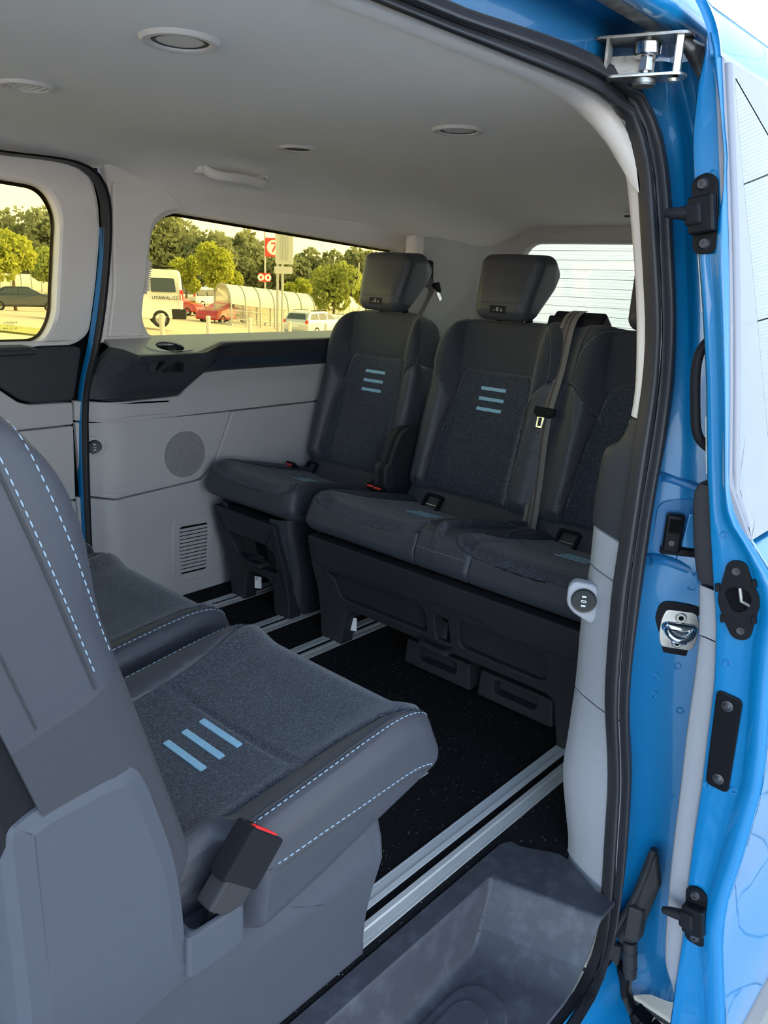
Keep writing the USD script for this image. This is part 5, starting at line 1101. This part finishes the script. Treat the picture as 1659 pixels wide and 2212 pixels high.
M['galv'] = mat('galvanised', (.42, .43, .42), .5, .6); M['sign_back'] = mat('sign_back', (.50, .50, .47), .5, .3)
M['concrete'] = mat('bollard_concrete', (.58, .55, .49), .85, bump=(40, .003))
M['poly'] = usdkit.material(stage, '/World/Looks/shelter_sheet', {"t": ("transparent_bsdf", {"color": (.95, .95, .9)}), "d": ("principled_bsdf", {"base_color": (.75, .74, .66), "roughness": .35}), "m": ("mix_closure", {"fac": .55})}, [("t.BSDF", "m.closure1"), ("d.BSDF", "m.closure2")], surface="m.closure")
# paving slab under and around the van, the lot beyond
gx = np.r_[np.linspace(-60, -6, 12), np.linspace(-4, 70, 90), np.linspace(76, 220, 14)]; gy_ = np.r_[np.linspace(-60, -4, 12), np.linspace(-2, 75, 90), np.linspace(80, 260, 14)]
G = np.array([[(x, y, gh_(np.array(x), np.array(y))) for y in gy_] for x in gx]); G[:, :, 2] -= .02
struct('ground', shell(G, (0, 0, -.3)), 'asphalt', smooth=True, label='sunlit asphalt of the car park')
pv = empty_struct('paving_floor', 'pale block paving beside the van')
bw, bl = .30, .40
def block_mesh(x0, y0, w, l, i):
    g = .006
    return rb(x0 + g, x0 + w - g, y0 + g, y0 + l - g, -.60, -.55 + .0015 * ((i * 7919) % 5 - 2), .006)
struct('paving_bed', box(-6, 5.9, -9, 3.4, -.62, -.556), 'joint', pv, smooth=False)
n_ = 0
for i in range(22):
    for j in range(12):
        x0, y0 = .2 + i * bw * .9, -2.6 + j * bl + (.5 * bl if i % 2 else 0)
        if -3.2 < y0 < 1.2 and x0 < 5.7: struct('paving_block', block_mesh(x0, y0, bw * .9, bl, i * 13 + j), 'paving', pv, smooth=False); n_ += 1
struct('paving_rest', [box(-6, .2, -9, 3.4, -.60, -.55), box(.2, 5.9, -9, -2.62, -.6, -.551), box(.2, 5.9, 2.4, 3.4, -.6, -.551)], 'paving', pv, smooth=False)
struct('kerb', box(-6, 5.9, 3.4, 3.55, -.65, -.50), 'concrete', pv, smooth=False)
# the white hall: long micro-ribbed panels
hall = empty_struct('wall_facade', 'white micro-ribbed metal wall of the hall behind the van')
FX, FY0, FY1 = 6.0, -16.0, 4.45
pitch, ph = .026, 1.02
for k in range(9):
    z0 = -.62 + k * ph; n = int(ph / pitch); pr = []
    for i in range(n):
        a = z0 + .006 + i * (ph - .012) / n; h = (ph - .012) / n
        pr += [(0., a), (0., a + h * .55), (.006, a + h * .72), (.006, a + h * .86)]
    pr.append((0., z0 + ph - .006)); pr = np.array(pr)
    Gp = np.array([[(FX + d, y, z) for d, z in pr] for y in (FY0, FY1)])
    struct('panel', shell(Gp, (.03, 0, 0)), 'facade', hall, smooth=False)
struct('hall_core', box(FX + .03, FX + 14, FY0, FY1 - .02, -.7, 8.6), 'joint', hall, smooth=False)
struct('end_wall', box(FX + .02, FX + 14, FY1 - .02, FY1, -1.2, 8.6), 'facade', hall, smooth=False)
# ---------------------------------------------------------------- trees
def crown(n, rx, rz, seed, size=.3, lumps=9):
    r = np.random.default_rng(seed); c = r.normal(size=(lumps, 3)); c /= np.linalg.norm(c, axis=1, keepdims=True); c *= r.uniform(.25, .72, (lumps, 1)); c = np.vstack([[0, 0, -.1], c]); rad = r.uniform(.36, .58, lumps + 1)
    k = r.integers(0, lumps + 1, n); d = r.normal(size=(n, 3)); d /= np.linalg.norm(d, axis=1, keepdims=True)
    p = (c[k] + d * (rad[k] * r.uniform(.55, 1.0, n) ** .5)[:, None]) * [rx, rx, rz]
    a = r.normal(size=(n, 3)); a /= np.linalg.norm(a, axis=1, keepdims=True); b = np.cross(a, r.normal(size=(n, 3))); b /= np.linalg.norm(b, axis=1, keepdims=True)
    s = (size * r.uniform(.6, 1.3, n))[:, None]
    V = np.stack([p - a * s * .5, p + b * s * .35, p + a * s * .5, p - b * s * .35], 1).reshape(-1, 3); i = np.arange(n) * 4
    return V, np.vstack([np.c_[i, i + 1, i + 2], np.c_[i, i + 2, i + 3]])
def at(px, D):
    """a spot in the car park: bearing as a slope across, distance ahead"""
    return FH * D + RH * (px * D)
def tree(label, s, D, h, w, trunk, leaf, seed, n=2600, size=.32, group=None, lift=0.):
    p = at(s, D); z = float(gh_(p[0], p[1])); t = thing('tree', label, 'tree', (p[0], p[1], z), group=group)
    v, f = crown(n, w / 2, (h - trunk) / 2, seed, size); v = v + [p[0], p[1], z + trunk + (h - trunk) / 2 + lift]
    obj('crown', (v, f), leaf, t, smooth=False, kind='stuff')
    obj('trunk', tube(np.array([(p[0], p[1], z - .2), (p[0] + .03, p[1], z + trunk), (p[0], p[1] + .05, z + trunk + (h - trunk) * .6)]), np.array([.11, .09, .04]), 7, up=(1, 0, 0)), 'bark', t)
S = lambda px: (px - 829.5) / 1700.0 + .003
tree('slim lime tree in front of the dark car, seen through the closed door window', S(31), 50, 5.1, 4.3, 1.7, 'leaf_a', 11)
tree('lime tree at the far edge of the closed door window', S(113), 60, 4.6, 3.2, 1.6, 'leaf_c', 12)
tree('tall yellow-green lime tree behind the silver van', S(452), 66, 6.1, 3.9, 1.9, 'leaf_a', 13)
tree('small yellow-green tree behind the white van', S(392), 72, 4.6, 3.4, 1.3, 'leaf_a', 14)
tree('small bush-like tree at the side of the tall lime tree', S(487), 74, 4.2, 2.2, 1.0, 'leaf_a', 15)
tree('round lime tree beyond the silver estate car', S(701), 62, 5.2, 4.0, 1.5, 'leaf_c', 16)
tree('low rounded tree behind the sign posts', S(625), 76, 3.8, 3.2, .9, 'leaf_a', 17)
tree('yellow-green tree beside the single seat headrest', S(768), 70, 4.4, 2.6, 1.2, 'leaf_a', 18)
W = 'wood-edge tree '
FOR = [(-90, 92, 9.5, 9, ''), (-40, 95, 10, 9, W + 'at the outermost corner of the closed door window'), (10, 92, 10.2, 9, 'tall ' + W + 'right behind the slim lime tree'), (60, 96, 10.0, 9, W + 'above the bonnet of the dark saloon'), (110, 92, 9.6, 9, W + 'at the pillar side of the closed door window'),
       (165, 95, 10.4, 9, ''), (220, 92, 10.6, 9, ''), (275, 96, 10.8, 9, ''), (325, 90, 11.2, 9, 'tallest ' + W + 'at the front edge of the rear side window'), (352, 94, 10.4, 8, W + 'above the white high van'), (385, 96, 8.6, 8, W + 'above the small yellow-green tree'), (418, 92, 8.4, 8, W + 'between the two yellow-green lime trees'),
       (452, 96, 8.2, 8, W + 'right behind the tall yellow-green lime tree'), (482, 92, 7.4, 7, W + 'just past the tall yellow-green lime tree'), (520, 98, 10.2, 5.5, 'slim ' + W + 'standing up above its neighbours'), (548, 94, 7.4, 7, W + 'behind the double-ring number board'), (580, 98, 7.2, 7, W + 'behind the big road sign panel'),
       (610, 94, 6.4, 7, 'low ' + W + 'just past the road sign'), (645, 98, 6.2, 6.5, 'low ' + W + 'between the road sign and the round lime tree'), (676, 96, 7.0, 5.5, W + 'at the near side of the round lime tree'), (706, 100, 6.2, 6, W + 'hidden mostly by the round lime tree'), (738, 96, 7.6, 5, W + 'behind the thin distant lamp post'),
       (770, 98, 8.0, 5.5, W + 'behind the yellow-green tree beside the headrest'), (800, 96, 6.0, 6, W + 'in the dip above the single seat headrest'), (835, 94, 7.6, 7, W + 'nearest the belt parked on the pillar'), (868, 90, 9.0, 7.5, 'last ' + W + 'at the rear end of the side window'), (900, 92, 9.6, 8, '')]
for i, (px, D, h, w, lab) in enumerate(FOR):
    tree(lab or 'dark green tree of the wood, behind a window pillar', S(px), D, h, w, 1.0, 'leaf_b', 100 + i, n=2300, size=.62, group='trees of the wood edge')
# ---------------------------------------------------------------- parked cars (local: x forward, y left)
def car(name, label, px, D, heading, length, width, height, profile, glass, color, wheels, parts=(), group=None, z_adj=0.):
    p = at(S(px), D); z = float(gh_(p[0], p[1])) + z_adj
    t = thing(name, label, 'car' if name != 'van' else 'van', (p[0], p[1], z), rz=heading, local=True, group=group)
    low = plate(rnd(profile, .12, 4), -width / 2, 0, .10, steps=3)
    hi = trimesh.Trimesh(low.vertices * [1, 1, -1], low.faces[:, ::-1], process=False)
    for m in (low, hi): m.vertices[:, 2] *= 1
    def tuck(v): k = ss(height * .55, height, v[:, 1]); return np.c_[v[:, 0], v[:, 2] * (1 - .20 * k), v[:, 1]]
    a = plate(rnd(profile, .12, 4), 0, width / 2, .10, steps=3); b = trimesh.Trimesh(a.vertices * [1, 1, -1], a.faces[:, ::-1], process=False)
    m = cat([trimesh.Trimesh(tuck(q.vertices), q.faces[:, ::-1], process=False) for q in (a, b)])
    obj('body', m, color, t, smooth=40)
    for g in glass:
        ga = plate(rnd(g, .06, 3), width / 2 - .08, width / 2 + .006, .01)
        for s in (1, -1):
            v = ga.vertices * [1, 1, s]; q = trimesh.Trimesh(tuck(v), ga.faces[:, ::-1] if s > 0 else ga.faces, process=False); obj('side_window', q, 'car_glass', t, smooth=40)
    for x, r in wheels:
        for s in (-1, 1):
            y = s * (width / 2 - .10)
            w = obj('wheel', lathe([(r * .62, -.10), (r * .95, -.10), (r, -.06), (r, .06), (r * .95, .10), (r * .62, .10), (r * .62, -.10)], (x, y, r), (0, s, 0), 24), 'tyre', t)
            obj('rim', lathe([(0, .05), (r * .2, .07), (r * .6, .06), (r * .62, .085), (r * .66, .09), (r * .66, -.06), (0, -.06)], (x, y, r), (0, s, 0), 16), 'wheel', w)
    for nm, mm, q in parts: obj(nm, q, mm, t)
    return t
def rear_bits(xr, w, h, z0, lamp_h, plate_z, glass_poly):
    o = []
    for s in (-1, 1): o.append(('tail_lamp', 'lamp_red', rb(xr - .03, xr + .12, *sorted((s * (w / 2 - .02), s * (w / 2 - .22))), z0, z0 + lamp_h, .03)))
    o.append(('number_plate', 'white_label', rb(xr - .045, xr - .02, -.26, .26, plate_z, plate_z + .11, .005)))
    return o
def slab_x(poly, x0, x1, lean=0.):
    m = plate(rnd(poly, .08, 3), x0, x1, .01); v = m.vertices; return trimesh.Trimesh(np.c_[v[:, 2] + lean * v[:, 1], v[:, 0], v[:, 1]], m.faces, process=False)
sedan = [(-2.35, .35), (-2.38, .75), (-2.30, .98), (-1.75, 1.02), (-1.05, 1.40), (.25, 1.42), (1.00, 1.02), (2.05, .86), (2.32, .62), (2.33, .30), (-2.2, .25)]
car('car', 'dark saloon parked under the slim lime tree in the closed door window', 52, 49, -24, 4.7, 1.75, 1.42, sedan, [[(-1.45, 1.02), (-.98, 1.32), (-.35, 1.35), (-.35, 1.02)], [(-.28, 1.02), (-.28, 1.35), (.22, 1.35), (.80, 1.02)]], 'car_dark', [(-1.4, .31), (1.35, .31)], rear_bits(-2.36, 1.75, 1.4, .78, .16, .60, None))
vanp = [(-2.45, .45), (-2.50, 1.0), (-2.42, 1.72), (-2.25, 1.90), (.6, 1.92), (1.35, 1.52), (1.75, 1.08), (2.40, .95), (2.50, .60), (2.45, .32), (-2.3, .30)]
car('van', 'silver passenger van parked facing away in the far row', 437, 78, 8, 5.0, 1.93, 1.92, vanp, [[(-2.15, 1.12), (-2.1, 1.66), (-1.0, 1.68), (-1.0, 1.12)], [(-.9, 1.12), (-.9, 1.68), (.15, 1.68), (.15, 1.12)], [(.25, 1.12), (.25, 1.66), (.55, 1.66), (1.15, 1.12)]], 'car_silver', [(-1.55, .34), (1.5, .34)],
    rear_bits(-2.47, 1.93, 1.9, 1.0, .42, .72, None) + [('rear_window', 'car_glass', slab_x([(-.78, 1.20), (-.70, 1.74), (.70, 1.74), (.78, 1.20)], -2.60, -2.55, .09)), ('bumper', 'tyre', rb(-2.58, -2.38, -.92, .92, .35, .62, .05))])
bigvan = [(-2.9, .5), (-2.95, 1.2), (-2.86, 2.2), (-2.75, 2.34), (1.2, 2.36), (2.0, 1.7), (2.6, 1.2), (2.85, .9), (2.85, .35), (-2.8, .35)]
bigvan = [(a * .845, b) for a, b in bigvan]
wv = car('van', 'white high van at the front edge of the rear side window, its rear corner showing', 253, 34, 152, 4.9, 2.0, 2.36, bigvan, [[(-2.2, 1.45), (-2.15, 2.0), (-1.2, 2.0), (-1.2, 1.45)], [(-1.0, 1.35), (-1.0, 2.0), (.3, 2.0), (.3, 1.35)], [(.5, 1.35), (.5, 2.0), (.9, 2.0), (1.5, 1.35)]], 'car_white', [(-1.55, .36), (1.5, .36)],
    rear_bits(-2.46, 2.0, 2.3, 1.1, .45, .80, None) + [('rear_window', 'car_glass', slab_x([(-.80, 1.40), (-.76, 2.08), (.76, 2.08), (.80, 1.40)], -2.65, -2.59, .09)), ('bumper', 'tyre', rb(-2.60, -2.0, -1.0, 1.01, .36, .78, .05)), ('roof_bar', 'satin_black', tube([(-2.2, .8, 2.42), (.8, .8, 2.42)], .03, 6, up=(0, 0, 1))),
    ('lettering', 'satin_black', text('UTAWAL.CZ', .13, (-1.75, .985, 1.22), (-1, 0, 0), (0, -.08, 1), .02))])
wag = [(-2.28, .40), (-2.32, .85), (-2.20, 1.10), (-1.85, 1.42), (-1.5, 1.50), (.0, 1.50), (1.05, 1.02), (2.05, .88), (2.33, .60), (2.33, .28), (-2.15, .25)]
car('car', 'silver estate car parked beyond the sign posts, seen from behind', 666, 49, 14, 4.66, 1.80, 1.50, wag, [[(-1.98, 1.06), (-1.75, 1.36), (-1.05, 1.40), (-1.05, 1.02)], [(-.98, 1.02), (-.98, 1.40), (-.15, 1.40), (-.15, 1.02)], [(-.08, 1.02), (-.08, 1.40), (.10, 1.40), (.88, 1.02)]], 'car_silver', [(-1.35, .32), (1.35, .32)],
    rear_bits(-2.28, 1.8, 1.5, .82, .20, .62, None) + [('rear_window', 'car_glass', slab_x([(-.68, .98), (-.58, 1.38), (.58, 1.38), (.68, .98)], -2.66, -2.60, .42)), ('roof_rail', 'satin_black', tube([(-1.6, .62, 1.55), (.0, .62, 1.55)], .02, 6, up=(0, 0, 1))), ('roof_rail', 'satin_black', tube([(-1.6, -.62, 1.55), (.0, -.62, 1.55)], .02, 6, up=(0, 0, 1)))])
hat = [(-1.9, .38), (-1.95, .8), (-1.8, 1.08), (-1.35, 1.44), (.0, 1.46), (.85, 1.02), (1.7, .88), (1.98, .58), (1.98, .28), (-1.8, .25)]
car('car', 'dark red hatchback parked beside the trolley shelter', 470, 55, 196, 3.9, 1.72, 1.46, hat, [[(-1.55, 1.04), (-1.25, 1.36), (-.5, 1.38), (-.5, 1.02)], [(-.42, 1.02), (-.42, 1.38), (.0, 1.38), (.7, 1.02)]], 'car_red', [(-1.2, .30), (1.2, .30)], rear_bits(-1.92, 1.72, 1.46, .82, .22, .6, None))
car('car', 'bright red car showing between the white van and the silver van', 374, 64, -60, 4.0, 1.72, 1.46, hat, [[(-1.55, 1.04), (-1.25, 1.36), (-.5, 1.38), (-.5, 1.02)], [(-.42, 1.02), (-.42, 1.38), (.0, 1.38), (.7, 1.02)]], 'car_red', [(-1.2, .30), (1.2, .30)], rear_bits(-1.92, 1.72, 1.46, .82, .22, .6, None))
car('car', 'pale car beyond the silver estate, half hidden by the single seat', 732, 53, 10, 4.5, 1.8, 1.5, wag, [[(-1.98, 1.06), (-1.75, 1.36), (-1.05, 1.40), (-1.05, 1.02)], [(-.98, 1.02), (-.98, 1.40), (-.15, 1.40), (-.15, 1.02)]], 'car_white', [(-1.35, .32), (1.35, .32)])
# ---------------------------------------------------------------- trolley shelters: barrel-vaulted clear sheets on hoops
def shelter(label, px0, px1, D0, D1, hgt, depth, n):
    a, b = at(S(px0), D0), at(S(px1), D1); d = unit(np.r_[b - a, 0]); w = np.cross(d, Z); w = w if w[:2] @ FH > 0 else -w; za, zb = float(gh_(*a)), float(gh_(*b)); Ln = float(np.linalg.norm(b - a))
    t = thing('trolley_shelter', label, 'shelter', (a[0], a[1], za))
    ang = np.linspace(0, math.pi, 17); arc = [(0, 0)] + [(depth / 2 - depth / 2 * math.cos(q), hgt * .52 + hgt * .48 * math.sin(q)) for q in ang] + [(depth, 0)]
    for k in range(n + 1):
        s = k / n; o = np.r_[a + (b - a) * s, za + (zb - za) * s]
        obj('hoop', tube(np.array([o + w * u + Z * v for u, v in arc]), .05, 6, up=d), 'galv', t)
        if k < n:
            o2 = np.r_[a + (b - a) * (s + 1 / n), za + (zb - za) * (s + 1 / n)]
            obj('clear_sheet', shell(np.array([[q + w * u + Z * v for u, v in arc[1:-1]] for q in (o, o2)]), .01), 'poly', t, smooth=True)
            obj('wall_sheet', shell(np.array([[q + w * depth + Z * v for v in (.3, hgt * .5)] for q in (o, o2)]), .01), 'poly', t, smooth=False)
            obj('rail', tube(np.array([o + Z * .95, o2 + Z * .95]), .03, 6), 'galv', t); obj('rail', tube(np.array([o + Z * .4, o2 + Z * .4]), .03, 6), 'galv', t)
    obj('base', hull([np.r_[q, z_] + w * u + Z * v for q, z_ in ((a, za), (b, zb)) for u in (0, depth) for v in (-.05, .06)], .02), 'concrete', t)
    return a, d, w, za
a, d, w, za = shelter('barrel-vaulted clear trolley shelter in the middle of the car park', 486, 662, 52, 56, 2.55, 2.4, 6)
for k in range(3):
    o = np.r_[a, za] + d * (.35 + k * .32) + w * .7
    t = thing('shopping_trolley', ['wire shopping trolley at the mouth of the clear shelter', 'middle wire shopping trolley inside the clear shelter', 'innermost wire shopping trolley in the clear shelter'][k], 'trolley', o)
    bsk = [o + d * x + w * y + Z * z for x, y, z in ((0, 0, .98), (.9, .05, .85), (.9, .5, .85), (0, .55, .98))]; bs2 = [q - Z * .38 for q in bsk]
    obj('basket', cat([tube(np.array(bsk), .014, 5, closed=True, up=Z), tube(np.array(bs2), .014, 5, closed=True, up=Z)] + [tube(np.array([p_, q_]), .010, 4) for p_, q_ in zip(bsk, bs2)] + [tube(np.array([bsk[0] + (bsk[1] - bsk[0]) * s, bs2[0] + (bs2[1] - bs2[0]) * s]), .008, 4) for s in np.linspace(.1, .9, 7)]), 'galv', t)
    obj('undercarriage', cat([tube(np.array([bs2[0], o + d * .1 + Z * .12, o + d * .95 + Z * .12]), .014, 5, up=w), tube(np.array([bs2[3], o + d * .1 + w * .5 + Z * .12, o + d * .95 + w * .5 + Z * .12]), .014, 5, up=w)]), 'galv', t)
    obj('push_handle', tube(np.array([bsk[0] + Z * .06 - d * .08, bsk[3] + Z * .06 - d * .08]), .02, 6), 'sign_red', t)
shelter('second clear trolley shelter at the far end of the car park', 690, 775, 74, 78, 2.4, 2.2, 4)
shelter('clear trolley shelter behind the dark saloon', -40, 92, 66, 68, 2.5, 2.2, 6)
# ---------------------------------------------------------------- signs, lamp posts, bollards
def spot(px, D): p = at(S(px), D); return np.r_[p, float(gh_(*p))]
FD, RD = np.r_[FH, 0], np.r_[RH, 0]
sg = thing('road_sign', 'large grey road sign seen from behind on two galvanised posts', 'sign', spot(586, 33))
o = spot(584, 33)
for px in (583, 593): q = spot(px, 33); obj('post', cyl(q, q + Z * (5.3 if px > 590 else 4.8), .05, n=12), 'galv', sg)
c = spot(597, 32.9) + Z * 3.95; obj('sign_panel', place(plate(rnd([(-.36, -.80), (.36, -.80), (.36, .80), (-.36, .80)], .08), 0, .04, .01, steps=2), c, RD, Z, -FD), 'sign_back', sg)
c2 = spot(595, 32.9) + Z * 2.92; obj('sign_panel', place(plate(rnd([(-.36, -.14), (.36, -.14), (.36, .14), (-.36, .14)], .06), 0, .04, .01), c2, RD, Z, -FD), 'sign_back', sg)
for k in (-.1, .1): obj('stiffener', place(rb(-.03 + k, .03 + k, -.65, .65, .03, .08, .01), c, RD, Z, -FD), 'galv', sg)
lp = thing('lamp_post', 'tall slim lamp post carrying two red number boards', 'lamp post', spot(560, 60))
q = spot(557, 60); obj('pole', cyl(q, q + Z * 9.0, .08, .05, n=12), 'galv', lp)
obj('pole_arm', tube(np.array([q + Z * 6.3 + RD * 2.2, q + Z * 6.5 + RD * 2.8]), .04, 6), 'galv', lp)
def board(name, px, zc_, w_, h_, s, label):
    c = spot(px, 59.8); c = np.array([c[0], c[1], zc_])
    b = obj(name, place(plate(rnd([(-w_ / 2, -h_ / 2), (w_ / 2, -h_ / 2), (w_ / 2, h_ / 2), (-w_ / 2, h_ / 2)], .04), 0, .06, .01), c, RD, Z, -FD), 'sign_red', lp, label=label)
    if s == '7':
        obj('disc', place(cyl((0, 0, .06), (0, 0, .07), .52, n=28), c, RD, Z, -FD), 'sign_white', b)
        obj('numeral', text('7', .62, c - FD * .07, RD, Z, .01, True), 'sign_red', b)
    else:
        for k in (-.26, .26): obj('numeral', place(plate(ell(k, 0, .24, .24, 24), .06, .07, 0, [ell(k, 0, .09, .11, 18)]), c, RD, Z, -FD), 'sign_white', b)
H = lambda py, D: 1.1 + (585 - py) / 1700 * D
board('number_board', 576, H(537, 59.8), 1.3, 1.30, '7', 'red board with a white disc and a red number')
board('number_board', 556, H(597, 59.8), .86, .62, '00', 'red board with two white rings')
lp2 = thing('lamp_post', 'thin distant lamp post between the trees', 'lamp post', spot(753, 85)); q = spot(751, 85); obj('pole', cyl(q, q + Z * 5.6, .07, n=8), 'galv', lp2)
for px, D, nm in ((339, 26, 'nearest to the white van'), (437, 30, 'left of the trolley shelter'), (525, 35, 'in front of the trolley shelter'), (609, 38, 'beside the two sign posts'), (685, 43, 'in front of the silver estate car'), (760, 45, 'hidden most by the single seat')):
    q = spot(px, D); t = thing('bollard', 'pale round concrete bollard ' + nm, 'bollard', q)
    obj('post', cyl(q - Z * .1, q + Z * .80, .085, n=16, bev=.0), 'concrete', t); obj('cap', lathe([(0, 0), (.095, 0), (.095, .04), (.06, .08), (0, .09)], q + Z * .79, Z, 16), 'concrete', t)
G = np.array([[np.r_[at(S(px), D), 0] for D in (22, 25)] for px in np.linspace(-200, 900, 40)]); 
for i in range(40):
    for j in range(2): G[i, j, 2] = gh_(G[i, j, 0], G[i, j, 1]) + .03
obj('grass_verge', shell(G, (0, 0, -.05)), 'grass', None, smooth=True, label='thin strip of yellow-green grass beyond the far side window', category='grass', kind='stuff')
